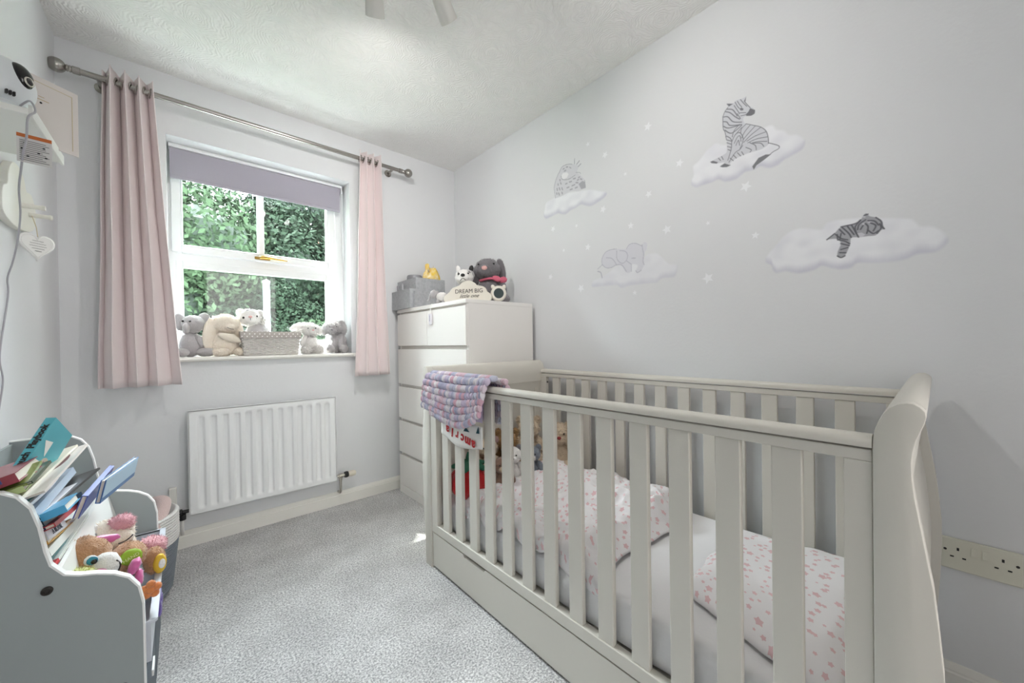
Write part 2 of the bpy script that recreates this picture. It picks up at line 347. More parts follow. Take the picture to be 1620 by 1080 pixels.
# ------------------------------------------------------------------ outdoors: lawn, trees, lamp post, house
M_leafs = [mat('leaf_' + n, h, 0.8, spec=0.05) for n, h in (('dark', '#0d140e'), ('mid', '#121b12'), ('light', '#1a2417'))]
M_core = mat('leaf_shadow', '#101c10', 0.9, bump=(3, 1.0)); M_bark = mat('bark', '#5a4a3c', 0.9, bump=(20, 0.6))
GZ = -2.7
struct('ground', box(-40, 40, YB + T + 0.2, 60, GZ - 0.3, GZ), mat('lawn', '#36492a', 0.95, bump=(30, 0.5)))
GAPS = [((1.62, 10.4, 3.20), 0.30), ((1.50, 9.6, 3.05), 0.28), ((1.30, 8.4, 2.80), 0.24), ((2.75, 10.2, 3.5), 0.26), ((3.1, 11.4, 3.85), 0.26)]   # open spots between the crowns
def tree(name, label, x, y, rx, rz, zc, nleaf, shade, seed, leaf=0.13, group=None, core=True):
    r = np.random.default_rng(seed); t = thing(name, label, 'tree', (x, y, GZ), group=group)
    nl = 18; P_ = []; D_ = []; lob = []
    for k in range(nl):
        d = r.normal(size=3); d /= np.linalg.norm(d); c = np.array([x, y, zc]) + d * np.array([rx, rx, rz]) * 0.62; rr = np.array([rx, rx, rz]) * r.uniform(0.36, 0.55)
        lob.append((c, rr)); d = r.normal(size=(nleaf // nl, 3)); d /= np.linalg.norm(d, axis=1)[:, None]
        P_.append(c + d * rr * (0.70 + 0.32 * r.random((len(d), 1)))); D_.append(d)
    p = np.concatenate(P_); d = np.concatenate(D_)
    ok = np.ones(len(p), bool)
    for g, gr in GAPS: ok &= ((p - np.array(g)) ** 2).sum(1) > gr * gr
    p, d = p[ok], d[ok]; n = len(p)
    nn = d + r.normal(size=(n, 3)) * 0.6; nn /= np.linalg.norm(nn, axis=1)[:, None]
    a = np.cross(nn, r.normal(size=(n, 3))); a /= np.linalg.norm(a, axis=1)[:, None]; b = np.cross(nn, a)
    s = leaf * (0.6 + 0.7 * r.random((n, 1))); A = a * s; B = b * s * 0.5
    V = np.stack([p - A, p + B, p + A, p - B], 1).reshape(-1, 3) - np.array([x, y, GZ])
    me = bpy.data.meshes.new('foliage'); me.vertices.add(4 * n); me.vertices.foreach_set('co', V.astype(np.float32).ravel())
    me.loops.add(4 * n); me.loops.foreach_set('vertex_index', np.arange(4 * n, dtype=np.int32)); me.polygons.add(n); me.polygons.foreach_set('loop_start', np.arange(0, 4 * n, 4, dtype=np.int32))
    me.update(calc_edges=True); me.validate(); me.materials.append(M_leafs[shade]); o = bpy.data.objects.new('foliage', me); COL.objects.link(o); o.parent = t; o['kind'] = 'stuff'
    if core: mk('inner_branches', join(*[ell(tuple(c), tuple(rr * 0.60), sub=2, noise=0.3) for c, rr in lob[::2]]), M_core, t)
    mk('trunk', tube([(x, y, GZ), (x + 0.1, y, zc - rz * 0.4), (x, y + 0.1, zc)], [0.2, 0.15, 0.07], 8), M_bark, t, smooth=True)
    return t
TG = 'trees beyond the window'
tree('leafy_tree', 'tall pale green tree filling the left of the upper panes', -0.6, 9.5, 2.3, 2.5, 2.6, 42000, 2, 3, 0.055, TG)
tree('leafy_tree', 'tall mid green tree behind the glazing bar', 2.6, 10.8, 2.2, 2.6, 2.9, 42000, 1, 5, 0.06, TG)
tree('leafy_tree', 'dark green tree at the right of the upper panes', 4.6, 12.0, 2.2, 2.2, 2.0, 24000, 0, 7, 0.07, TG)
tree('leafy_tree', 'green tree far to the left behind the curtain', -4.6, 10.5, 2.6, 2.8, 2.4, 12000, 1, 9, 0.10, TG)
tree('leafy_tree', 'green tree far to the right behind the curtain', 7.6, 12.5, 2.6, 2.6, 2.0, 12000, 1, 11, 0.10, TG)
tree('sun_block_tree', 'unseen slender tree added on the left outside to block the sun', -1.53, 6.5, 0.72, 1.3, 7.2, 9000, 1, 23, 0.09, TG)  # added out of view; its crown keeps most sun off the window
tree('leafy_tree', 'unseen green tree added far left outside to block low sky light', -5.6, 7.0, 2.3, 3.6, 3.6, 12000, 1, 25, 0.12, TG)  # unseen, added to keep low sky light off the chest front
tree('leafy_tree', 'unseen dark tree added at the far left close to the house to block low sky light', -5.6, 4.2, 1.9, 3.4, 3.4, 12000, 0, 27, 0.12, TG)  # also added out of view as a screen against the left sky
tree('leafy_tree', 'unseen tall tree added outside to the right to block sky light', 5.0, 6.6, 2.1, 3.4, 3.2, 12000, 1, 29, 0.12, TG)  # unseen, added to cut the sky light reaching the left wall
tree('leafy_tree', 'unseen dark tree added at the far right close to the house to block sky light', 7.2, 4.4, 2.0, 3.4, 3.2, 12000, 0, 31, 0.12, TG)  # second added screen, out of view, against the sky on the right
def bush(label, x, y, rx, rz, zc, n, shade, seed):
    t = tree('leafy_bush', label, x, y, rx, rz, zc, n, shade, seed, 0.042, 'bushes below the trees'); t['category'] = 'bush'; return t
bush('dense dark green bush low in the left of the bottom pane', 0.35, 7.2, 1.15, 1.0, 0.55, 26000, 0, 13)
bush('bright green bush low in the middle of the bottom pane', 1.75, 7.9, 1.0, 0.9, 0.55, 26000, 2, 15)
bush('dark green bush low in the right of the bottom pane', 2.9, 8.4, 1.1, 1.1, 0.9, 22000, 0, 17)
bush('pale green bush far left behind the curtain', -1.7, 7.4, 1.2, 1.0, 0.5, 10000, 1, 19)
bush('mid green bush filling the middle behind the lamp column', 1.1, 8.9, 1.3, 1.1, 1.3, 28000, 1, 21)
M_galv = mat('galvanised_steel', '#a9b7bd', 0.5, 0.2)
lp = thing('street_lamp', 'pale grey lamp column among the bushes outside the window', 'lamp', (0.955, 6.6, GZ))
mk('column', tube([(0.955, 6.6, GZ), (0.955, 6.6, 1.98)], [0.055, 0.042], 14), M_galv, lp, smooth=True)
mk('cap', lathe([(0.052, 0), (0.052, 0.02), (0.0, 0.05)], (0.955, 6.6, 1.98), 'z', 14), M_galv, lp)
# house seen through the gap in the leaves
hs = thing('house', 'far pale house with a red tiled roof glimpsed between the trees', 'building', (4.0, 26, GZ))
mk('wall', box(1.2, 7.0, 24, 30, GZ, 6.02), mat('render_wall', '#e6e0d8', 0.9), hs)
mk('roof', prism([(23.6, 6.0), (30.4, 6.0), (27, 8.3)], 1.0, 7.2, 'x'), mat('roof_tile', '#b5483c', 0.8, bump=(8, 0.4)), hs)
mk('window', box(2.4, 3.4, 23.95, 24.0, 3.2, 4.4), mat('dark_glass', '#30383c', 0.1), hs)
mk('window', box(4.6, 5.6, 23.95, 24.0, 3.2, 4.4), MATS['dark_glass'], hs)

# ------------------------------------------------------------------ curtain pole and curtains
M_steel = mat('satin_nickel', '#a9a5a0', 0.25, 1.0)
PY, PZ = 2.48, 2.245
po = thing('curtain_pole', 'satin nickel curtain pole with ball finials above the window', 'curtain pole', (0.42, PY, PZ))
mk('rod', lathe([(0, -0.325), (0.0125, -0.325), (0.0125, 1.165), (0, 1.165)], (0, PY, PZ), 'x', 16), M_steel, po, smooth=True, angle=40)
def finial(x, s):
    pr = [(0.0, 0.0), (0.0155, 0.0), (0.0155, 0.022), (0.012, 0.024), (0.0145, 0.029), (0.012, 0.034), (0.0145, 0.038), (0.011, 0.041)]
    pr += [(0.029 * math.sin(a), 0.068 - 0.029 * math.cos(a)) for a in np.linspace(0.42, math.pi, 12)]
    return lathe([(r, x + s * t) for r, t in pr], (0, PY, PZ), 'x', 20)
mk('finial', finial(-0.318, -1), M_steel, po, smooth=True, angle=50); mk('finial', finial(1.155, 1), M_steel, po, smooth=True, angle=50)
for bx in (-0.265, 1.115):
    b_ = mk('bracket', join(lathe([(0, 0), (0.024, 0), (0.024, 0.006), (0.008, 0.008), (0.008, YB - PY - 0.002)][::1], (0, 0, 0), 'y', 14)), M_steel, po, smooth=True, angle=40, local=True)
    b_.data.transform(Matrix.Rotation(math.pi, 4, 'Z')); b_.location = (bx - 0.42, YB - PY, 0)
M_curt = mat('pink_curtain', '#ebdfdf', 0.75, bump=(400, 0.08), sheen=0.2)
def curtain(name, label, x0t, x1t, x0b, x1b, ztop, zbot, nf, amp, ph, seed, flat=0.0):
    t = thing(name, label, 'curtain', ((x0b + x1b) / 2, PY, zbot), group='pink eyelet curtains')
    NU, NV = 150, 44
    def fn(u, v):
        # u along the cloth, v from the top down
        w = 2 * math.pi * nf * u + ph
        a = amp * (1 - 0.22 * v) * (1 + 0.25 * math.sin(3.1 * u + seed))
        yy = PY + a * math.sin(w) + 0.006 * mnoise.noise(Vector((u * 9, v * 3, seed)))
        uu = u + 0.62 / (2 * math.pi * nf) * math.sin(2 * w) * (1 - flat)
        xt = x0t + (x1t - x0t) * uu; xb = x0b + (x1b - x0b) * uu
        e = v ** 1.15; x = xt + (xb - xt) * e + 0.012 * mnoise.noise(Vector((u * 5, v * 2.2, seed + 5))) * v
        z = ztop + (zbot - ztop) * v + 0.004 * math.sin(w * 1.0) * (1 - v)
        return (x, yy, z)
    mk('cloth', grid(NU, NV, fn), M_curt, t, smooth=True, solid=0.003)
    for k in range(int(nf * 2) + 2):
        u = (k * math.pi - ph) / (2 * math.pi * nf)
        if 0.01 < u < 0.99:
            x = fn(u, (ztop - PZ) / (ztop - zbot))[0]
            tv = []; seg = 20
            for i in range(seg + 1):
                q = 2 * math.pi * i / seg; tv.append((x + 0.004 * math.sin(q), PY + 0.021 * math.cos(q), PZ + 0.021 * math.sin(q)))
            mk('eyelet_ring', tube(tv, 0.003, 8, False), M_steel, t, smooth=True)
    return t
curtain('curtain', 'long pink curtain hanging at the left of the window', -0.255, -0.085, -0.29, 0.0, 2.292, 0.85, 3.75, 0.050, 0.2, 1)
curtain('curtain', 'long pink curtain hanging at the right of the window beside the chest', 0.880, 1.035, 0.83, 1.085, 2.292, 0.83, 3.6, 0.044, -1.3, 4)

# ------------------------------------------------------------------ radiator
M_rad = mat('radiator_enamel', '#eff0f1', 0.3)
rd = thing('radiator', 'white ribbed panel radiator on the wall under the window', 'radiator', (0.37, 2.55, 0.176))
RX0, RX1, RZ0, RZ1, RY = 0.018, 0.722, 0.175, 0.706, 2.512
nch = 13; pitch = (RX1 - RX0 - 0.05) / nch
def radf(u, v):
    x = RX0 + (RX1 - RX0) * u; z = RZ0 + (RZ1 - RZ0) * v
    q = (x - RX0 - 0.025) / pitch; fr = q - math.floor(q); d = 0.0
    if 0 <= q < nch:
        c = abs(fr - 0.5) * 2; d = min(1.0, max(0.0, (0.62 - c) / 0.25))
        e = min(z - RZ0 - 0.030, RZ1 - 0.030 - z); d *= min(1.0, max(0.0, e / 0.012))
    return (x, RY + 0.010 * d, z)
xs = 13 * 16 + 11; zs = [0, 0.035, 0.056, 0.068, 0.08, 0.3, 0.5, 0.7, 0.92, 0.932, 0.944, 0.965, 1]
gv = [radf(i / (xs - 1), z) for i in range(xs) for z in zs]; nz_ = len(zs)
gf = [(i * nz_ + j, (i + 1) * nz_ + j, (i + 1) * nz_ + j + 1, i * nz_ + j + 1) for i in range(xs - 1) for j in range(nz_ - 1)]
mk('front_panel', (gv, gf), M_rad, rd, smooth=True, angle=60)
mk('casing', join(box(RX0, RX1, RY, RY + 0.012, RZ1 - 0.004, RZ1 + 0.003, 0.001), box(RX0, RX1, RY, RY + 0.012, RZ0 - 0.003, RZ0 + 0.004, 0.001), box(RX0 - 0.003, RX0 + 0.003, RY, RY + 0.012, RZ0, RZ1, 0.001), box(RX1 - 0.003, RX1 + 0.003, RY, RY + 0.012, RZ0, RZ1, 0.001)), M_rad, rd)
mk('back_panel', box(RX0 + 0.005, RX1 - 0.005, RY + 0.013, RY + 0.024, RZ0 + 0.005, RZ1 - 0.005), M_rad, rd)
mk('wall_bracket', join(box(0.14, 0.17, RY + 0.024, YB - 0.001, 0.25, 0.62), box(0.57, 0.60, RY + 0.024, YB - 0.001, 0.25, 0.62)), M_rad, rd)
M_chrome = mat('chrome', '#c9c4bc', 0.15, 1.0); M_black = mat('black_plastic', '#1c1c1e', 0.4); M_cream = mat('cream_plastic', '#ded7c8', 0.45); M_pipe = mat('painted_pipe', '#e9e8e4', 0.4)
yv = RY + 0.012; zv = 0.20
v1 = mk('thermostat_valve', join(lathe([(0, 0.722), (0.010, 0.722), (0.010, 0.735), (0.014, 0.737), (0.014, 0.762), (0.010, 0.764), (0.010, 0.775), (0, 0.775)], (0, yv, zv), 'x', 14), tube([(0.748, yv, zv), (0.748, yv, zv - 0.03)], 0.010, 12)), M_chrome, rd, smooth=True, angle=40)
mk('valve_collar', lathe([(0, 0.772), (0.018, 0.772), (0.020, 0.785), (0.017, 0.795), (0, 0.795)], (0, yv, zv), 'x', 14), M_black, v1, smooth=True, angle=40)
mk('valve_head', lathe([(0, 0.795), (0.018, 0.795), (0.019, 0.82), (0.016, 0.838), (0.010, 0.842), (0, 0.842)], (0, yv, zv), 'x', 14), M_cream, v1, smooth=True, angle=40)
mk('pipe', tube(smooth_path([(0.748, yv, zv - 0.02), (0.748, yv, 0.12), (0.748, yv + 0.012, 0.09), (0.748, YB - 0.004, 0.085)], 5), 0.0075, 10), M_chrome, rd, smooth=True)
v2 = mk('lockshield_valve', join(lathe([(0, -0.035), (0.016, -0.035), (0.016, -0.012), (0.009, -0.010), (0.009, 0.018), (0, 0.018)], (0, yv, zv), 'x', 14), lathe([(0.009, -0.04), (0.016, -0.038), (0.016, -0.012), (0.009, -0.010)], (-0.012, yv, zv), 'z', 12)), M_black, rd, smooth=True, angle=40)
mk('pipe', tube([(-0.012, yv, zv - 0.02), (-0.012, yv, 0.086)], 0.0075, 10), M_pipe, rd, smooth=True)
mk('pipe_cover', box(-0.06, -0.03, YB - 0.024, YB - 0.001, 0.086, 0.32, 0.003), M_trim, rd)

# ------------------------------------------------------------------ chest of drawers
M_chest = mat('white_foil', '#efece8', 0.45)
M_gap = mat('drawer_gap', '#cfcbc6', 0.6)
CX0, CX1, CY0, CY1, CT = 1.141, 1.640, 1.667, 2.515, 1.272
ch = thing('chest_of_drawers', 'tall white six drawer chest in the corner of the room', 'chest', (1.39, 2.09, 0))
mk('side_panel', box(CX0 + 0.018, CX1, CY0, CY0 + 0.02, 0, CT - 0.022, 0.001), M_chest, ch)
mk('side_panel', box(CX0 + 0.018, CX1, CY1 - 0.02, CY1, 0, CT - 0.022, 0.001), M_chest, ch)
mk('top', box(CX0, CX1, CY0 - 0.001, CY1 + 0.001, CT - 0.022, CT, 0.0015), M_chest, ch)
mk('back_panel', box(CX1 - 0.008, CX1 - 0.002, CY0 + 0.02, CY1 - 0.02, 0.02, CT - 0.022), M_chest, ch)
mk('plinth', box(CX0, CX0 + 0.02, CY0 + 0.001, CY1 - 0.001, 0, 0.055, 0.001), M_chest, ch)
mk('inner_frame', box(CX0 + 0.0185, CX0 + 0.03, CY0 + 0.02, CY1 - 0.02, 0.05, CT - 0.022), M_gap, ch)
rows = [(0.058, 0.262), (0.284, 0.500), (0.520, 0.738), (0.760, 0.998), (1.022, 1.236)]
for i, (a, b) in enumerate(rows):
    spans = [(CY0 + 0.003, CY1 - 0.003)] if i < 4 else [(CY0 + 0.003, 2.090), (2.094, CY1 - 0.003)]
    for y0, y1 in spans:
        d = mk('drawer', box(CX0, CX0 + 0.018, y0, y1, a, b, 0.0012), M_chest, ch)
        mk('drawer_box', box(CX0 + 0.0305, CX0 + 0.044, y0 + 0.025, y1 - 0.025, a + 0.01, b - 0.002), M_chest, d)
# ------------------------------------------------------------------ cot
M_cot = mat('cot_paint', '#d0ccc3', 0.42, bump=(25, 0.02))
KX0, KX1 = 0.853, 1.622
cot = thing('cot_bed', 'cream painted slatted cot bed with sleigh shaped ends along the right wall', 'cot', (1.235, 0.81, 0))
OUT = [(0.0, 0.018), (0.10, 0.016), (0.22, 0.008), (0.35, 0.000), (0.45, -0.004), (0.512, -0.004), (0.58, 0.001), (0.64, 0.006), (0.69, 0.013), (0.74, 0.020), (0.78, 0.0255), (0.806, 0.028), (0.835, 0.0285), (0.851, 0.027), (0.868, 0.0235), (0.882, 0.019), (0.896, 0.0145), (0.907, 0.0125), (0.915, 0.0135), (0.922, 0.019)]
TOP = [(0.9265, 0.026), (0.927, 0.034), (0.924, 0.044), (0.917, 0.053), (0.907, 0.060), (0.893, 0.066), (0.879, 0.070), (0.862, 0.0725), (0.845, 0.073)]
def cot_end(base, s):
    """base = y of the inner face; s=-1 near end (rolls toward -y), s=+1 far end"""
    fy = lambda y: base + s * (0.073 - y)
    post = [(fy(y), z) for z, y in OUT] + [(fy(y), z) for z, y in TOP] + [(fy(0.073), 0.0)]
    roll = [(fy(y), z) for z, y in OUT if z >= 0.806] + [(fy(y), z) for z, y in TOP] + [(fy(0.073), 0.806)]
    e = mk('end_panel', prism(roll, KX0 + 0.032, KX1 - 0.032, 'x'), M_cot, cot, smooth=True, angle=30)
    for a, b in ((KX0, KX0 + 0.032), (KX1 - 0.032, KX1)):
        mk('post', prism(post, a, b, 'x', 0.0022), M_cot, e, smooth=True, angle=30)
    # the bowed board between the posts follows the outer curve
    fld = [(fy(y + 0.020), z) for z, y in OUT if 0.10 <= z <= 0.82] + [(fy(y + 0.038), z) for z, y in OUT[::-1] if 0.10 <= z <= 0.82]
    mk('board', prism(fld, KX0 + 0.032, KX1 - 0.032, 'x'), M_cot, e, smooth=True, angle=30)
    yi = fy(0.062); yj = fy(0.040)
    lo, hi = min(yi, yj), max(yi, yj)
    mk('frame_rail', box(KX0 + 0.032, KX1 - 0.032, lo, hi, 0.775, 0.808, 0.002), M_cot, e)
    for a, b in ((KX0 + 0.032, KX0 + 0.075), (KX1 - 0.075, KX1 - 0.032)):
        mk('frame_stile', box(a, b, lo, hi, 0.2, 0.775, 0.002), M_cot, e)
    return e
cot_end(0.073, -1); cot_end(1.552, 1)
def side(x0, x1, y0, y1, ztop, ys, stile, inner):
    ym0, ym1 = y0, y1
    cy_ = (x0 + x1) / 2; w = (x1 - x0) / 2
    cap = [(cy_ - w - 0.004, ztop - 0.021), (cy_ + w + 0.004, ztop - 0.021)] + [(cy_ + (w + 0.004) * math.cos(a), ztop - 0.014 + 0.014 * math.sin(a)) for a in np.linspace(0, math.pi, 10)]
    t = mk('top_rail', prism(cap, ym0, ym1, 'y'), M_cot, cot, smooth=True, angle=35)
    mk('rail_strip', box(x0, x1, ym0, ym1, ztop - 0.045, ztop - 0.0250, 0.002), M_cot, t)
    mk('bottom_rail', box(x0, x1, ym0, ym1, 0.168, 0.206, 0.002), M_cot, cot)
    for a, b in stile: mk('stile', box(x0, x1, a, b, 0.206, ztop - 0.045, 0.0015), M_cot, cot)
    first = None
    for y in ys:
        if first is None:
            first = mk('slat', box(cy_ - 0.0085, cy_ + 0.0085, y - 0.0245, y + 0.0245, 0.206, ztop - 0.045, 0.002), M_cot, cot); y_first = y
        else:
            c = cp(first, cot); c.location = (0, y - y_first, 0)
side(0.856, 0.882, 0.0735, 1.5515, 0.869, [0.193 + 0.1034 * k for k in range(13)], [(0.0735, 0.110), (1.502, 1.5515)], True)
side(1.592, 1.616, 0.0735, 1.5515, 0.876, [0.200 + 0.1035 * k for k in range(13)], [(0.0735, 0.105), (1.515, 1.5515)], False)
# under-bed drawer with two finger notches
def notch(y): return [(y + 0.075, 0.162), (y + 0.066, 0.150), (y - 0.066, 0.150), (y - 0.075, 0.162)]
dp = [(1.545, 0.012), (1.545, 0.162)] + notch(1.225) + notch(0.40) + [(0.080, 0.162), (0.080, 0.012)]
dr = mk('drawer', prism(dp, 0.858, 0.874, 'x'), M_cot, cot)
mk('drawer_box', join(box(0.874, 1.58, 0.09, 1.535, 0.014, 0.026), box(0.90, 0.91, 0.09, 1.535, 0.026, 0.13)), mat('drawer_inside', '#8a867c', 0.8), dr)
mk('mattress_base', box(0.884, 1.590, 0.076, 1.550, 0.172, 0.190), M_cot, cot)
M_screw = mat('dark_bolt', '#2a2622', 0.5)
mk('bolt', lathe([(0, 0), (0.006, 0), (0.006, 0.002), (0, 0.002)], (1.604, 1.5125, 0.80), 'y', 10), M_screw, cot)

# mattress with a fitted sheet
M_sheet = mat('white_sheet', '#efeef0', 0.85, bump=(120, 0.06), sheen=0.2)
def mattress():
    x0, x1, y0, y1, z0, z1 = 0.890, 1.588, 0.080, 1.545, 0.192, 0.322
    per = []
    rr = 0.03
    loop = []
    for cxx, cyy, a0 in ((x1 - rr, y1 - rr, 0), (x0 + rr, y1 - rr, 90), (x0 + rr, y0 + rr, 180), (x1 - rr, y0 + rr, 270)):
        for k in range(7): a = math.radians(a0 + 15 * k); loop.append((cxx + rr * math.cos(a), cyy + rr * math.sin(a)))
    # resample the outline finely
    out = []; n = len(loop)
    for i in range(n):
        p, q = Vector(loop[i]), Vector(loop[(i + 1) % n]); m_ = max(1, int((q - p).length / 0.012))
        for k in range(m_): out.append(p + (q - p) * k / m_)
    n = len(out); V = []; Fc = []
    prof = [(0.012, 0.0), (0.0, 0.10), (0, 0.3), (0, 0.5), (0, 0.7), (0.0, 0.85), (0.006, 0.94), (0.016, 0.985), (0.03, 1.0)]
    cx_, cy_ = (x0 + x1) / 2, (y0 + y1) / 2
    for ins, t in prof:
        for i, p in enumerate(out):
            d = Vector((cx_ - p.x, cy_ - p.y)); d = Vector((max(-1, min(1, d.x * 12)), max(-1, min(1, d.y * 12)))); 
            w = 0.006 * mnoise.noise(Vector((p.x * 14, p.y * 14, t * 5))) + 0.004 * mnoise.noise(Vector((p.x * 5 + t * 4, p.y * 5, t * 16)))
            w *= 1.0 if t < 0.97 else 0.3
            V.append((p.x + d.x * (ins * 0.9 + 0.004 + w), p.y + d.y * (ins * 0.9 + 0.004 + w), z0 + (z1 - z0) * t + 0.003 * mnoise.noise(Vector((p.x * 7, p.y * 7, 3)))))
    for j in range(len(prof) - 1):
        for i in range(n): k = (i + 1) % n; Fc.append((j * n + i, j * n + k, (j + 1) * n + k, (j + 1) * n + i))
    Fc.append(tuple((len(prof) - 1) * n + i for i in range(n)))
    return V, Fc
mk('mattress', mattress(), M_sheet, smooth=True, angle=50, label='white mattress with a wrinkled fitted sheet inside the cot', cat='mattress')

# star print cotton
def star_mat():
    m = mat('pink_star_cotton', '#f1eef0', 0.85, sheen=0.2); nt = m.node_tree; b = nt.nodes['Principled BSDF']; N = nt.nodes.new; L = nt.links.new
    uv = N('ShaderNodeUVMap'); uv.uv_map = 'UVMap'
    def M(op, a, b_=None, c=None):
        n = N('ShaderNodeMath'); n.operation = op
        for i, v in enumerate((a, b_, c)):
            if v is None: continue
            if isinstance(v, (int, float)): n.inputs[i].default_value = v
            else: L(v, n.inputs[i])
        return n.outputs[0]
    facs = []
    for sc, off, r0 in ((22.0, 0.0, 0.30), (22.0, 7.3, 0.20)):
        mp = N('ShaderNodeVectorMath'); mp.operation = 'ADD'; L(uv.outputs[0], mp.inputs[0]); mp.inputs[1].default_value = (off, off * 0.7, 0)
        sx = N('ShaderNodeVectorMath'); sx.operation = 'SCALE'; L(mp.outputs[0], sx.inputs[0]); sx.inputs['Scale'].default_value = sc
        vo = N('ShaderNodeTexVoronoi'); vo.voronoi_dimensions = '2D'; vo.inputs['Scale'].default_value = 1.0; vo.inputs['Randomness'].default_value = 0.62; L(sx.outputs[0], vo.inputs['Vector'])
        df = N('ShaderNodeVectorMath'); df.operation = 'SUBTRACT'; L(sx.outputs[0], df.inputs[0]); L(vo.outputs['Position'], df.inputs[1])
        sp = N('ShaderNodeSeparateXYZ'); L(df.outputs[0], sp.inputs[0]); cs = N('ShaderNodeSeparateColor'); L(vo.outputs['Color'], cs.inputs[0])
        ang = M('ARCTAN2', sp.outputs[1], sp.outputs[0]); ang = M('ADD', ang, M('MULTIPLY', cs.outputs[0], 6.283))
        rad = N('ShaderNodeVectorMath'); rad.operation = 'LENGTH'; L(df.outputs[0], rad.inputs[0])
        seg = M('SUBTRACT', M('FLOORED_MODULO', ang, 1.25664), 0.62832)      # -36..36 deg
        sa = M('ABSOLUTE', seg)
        # straight sided star: x*cos(k)+y*sin(k) < r
        xx = M('MULTIPLY', rad.outputs['Value'], M('COSINE', M('SUBTRACT', 0.62832, sa))); yy = M('MULTIPLY', rad.outputs['Value'], M('SINE', M('SUBTRACT', 0.62832, sa)))
        lim = M('ADD', M('MULTIPLY', xx, 0.62), M('MULTIPLY', yy, 0.80))
        R_ = M('MULTIPLY', M('ADD', 0.45, M('MULTIPLY', cs.outputs[1], 0.55)), r0 * 0.62)
        facs.append(M('LESS_THAN', lim, R_))
    f = M('MAXIMUM', facs[0], facs[1])
    mx = N('ShaderNodeMixRGB'); L(f, mx.inputs[0]); mx.inputs[1].default_value = (*lin('#f1eef0'), 1); mx.inputs[2].default_value = (*lin('#e6c3c8'), 1)
    L(mx.outputs[0], b.inputs['Base Color']); return m
M_star = star_mat()
def add_uv(o, nu, nv, su, sv):
    me = o.data; uvl = me.uv_layers.new(name='UVMap')
    for lp_ in me.loops:
        i = lp_.vertex_index; uvl.data[lp_.index].uv = ((i // nv) / (nu - 1) * su, (i % nv) / (nv - 1) * sv)
def fold(x, y, s):
    a = mnoise.noise(Vector((x * 3.0, y * 3.0, s))); b = abs(mnoise.noise(Vector((x * 6 + a * 1.5, y * 5.5 - a, s + 4)))); c = abs(mnoise.noise(Vector((x * 13, y * 11 + a * 2, s + 9))))
    return 0.55 * (0.5 - b) + 0.42 * (0.5 - c) + 0.3 * a
def duvet(u, v):
    # u: across from the front edge (0) to the back (1); v: along from the near edge (0) to the far end (1)
    near = 0.60 + 0.12 * u + 0.05 * math.sin(5 * u + 0.6) + 0.03 * mnoise.noise(Vector((u * 6, 2, 1)))
    far = 1.36 + 0.14 * min(1, u * 2.5) ; y = near + (far - near) * v
    x = 0.868 + 0.69 * u
    xin = x
    e = min(1.0, min(v, 1 - v) * 9, (1 - u) * 14 + 0.2)
    h = 0.008 + 0.070 * e * (0.55 + fold(x * 1.2, y * 1.2, 2.0)) + 0.030 * e * max(0, math.sin(math.pi * min(1, max(0, (u - 0.45) / 0.55)))) * (1 if v > 0.05 else 0.5)
    z = 0.326 + max(0.004, h)
    x += 0.02 * mnoise.noise(Vector((u * 7, v * 8, 5)))
    if u < 0.075:                    # front edge slips down between mattress and bars
        t = (0.075 - u) / 0.075; x = max(x, 0.8875) if t < 0.3 else 0.8880 - 0.001 * t
        z -= 0.085 * t ** 0.8 * (0.75 + 0.5 * mnoise.noise(Vector((y * 9, 1, 1))))
        z += 0.006 * math.sin(y * 90) * t
    x = min(max(x, 0.8855), 1.582)
    return (x, y, z)
d_ = mk('cot_duvet', grid(110, 130, duvet), M_star, smooth=True, solid=0.004, label='crumpled white cot blanket with pink stars pushed to the far end', cat='blanket')
add_uv(d_, 110, 130, 0.72, 1.05)
def pillow(top):
    def fn(u, v):
        # corners of the folded sheet lying flat at the near end
        A, B, C, D = Vector((0.905, 0.105)), Vector((1.04, 0.475)), Vector((1.50, 0.505)), Vector((1.565, 0.12))
        p = (A * (1 - v) + B * v) * (1 - u) + (D * (1 - v) + C * v) * u
        e = min(1.0, min(u, 1 - u) * 7, min(v, 1 - v) * 7) ** 0.5
        w = 0.004 * mnoise.noise(Vector((p.x * 16, p.y * 16, 4))) + 0.004 * mnoise.noise(Vector((p.x * 7, p.y * 9, 8)))
        z = 0.3275 + (0.004 + 0.038 * e + w * e * 1.3 if top else 0.0)
        bx = 0.008 * mnoise.noise(Vector((u * 8, v * 8, 3)))
        return (p.x + bx, p.y + bx, z)
    return fn
pl = mk('pillow', join(grid(60, 50, pillow(True))), M_star, smooth=True, solid=0.003, label='flat white star print pillow at the near end of the cot', cat='pillow')
add_uv(pl, 60, 50, 0.62, 0.42)

# chunky knitted blanket over the front rail
M_yarn = attr_mat('chenille_yarn', rough=0.95, bump=(600, 0.4))
PAST = ['#dcc0cc', '#bdbad0', '#e2dce2', '#c6c8d8', '#d9b0c0', '#ccbfd4', '#e6e0e4', '#b3b3ca', '#dccdd8']
bk = thing('knitted_blanket', 'chunky pastel pink and lilac knitted blanket hung over the cot rail', 'blanket', (0.86, 1.33, 0.88))
def blanket_pos(y, t):
    """t = distance over the rail: 0 on top, positive down the outside, negative down the inside"""
    r = 0.030; cx_, cz = 0.869, 0.862
    if t > 0.047: return Vector((cx_ - r - 0.012 - 0.012 * math.sin(min(1.0, (t - 0.047) / 0.2) * 2.6), y, cz - (t - 0.047)))
    if t < -0.047: return Vector((cx_ + r + 0.012, y, cz - (-t - 0.047)))
    a = math.pi / 2 + t / 0.047 * math.pi / 2
    return Vector((cx_ + (r + 0.010) * math.cos(a), y, cz + (r + 0.006) * math.sin(a)))
rowstep = 0.025
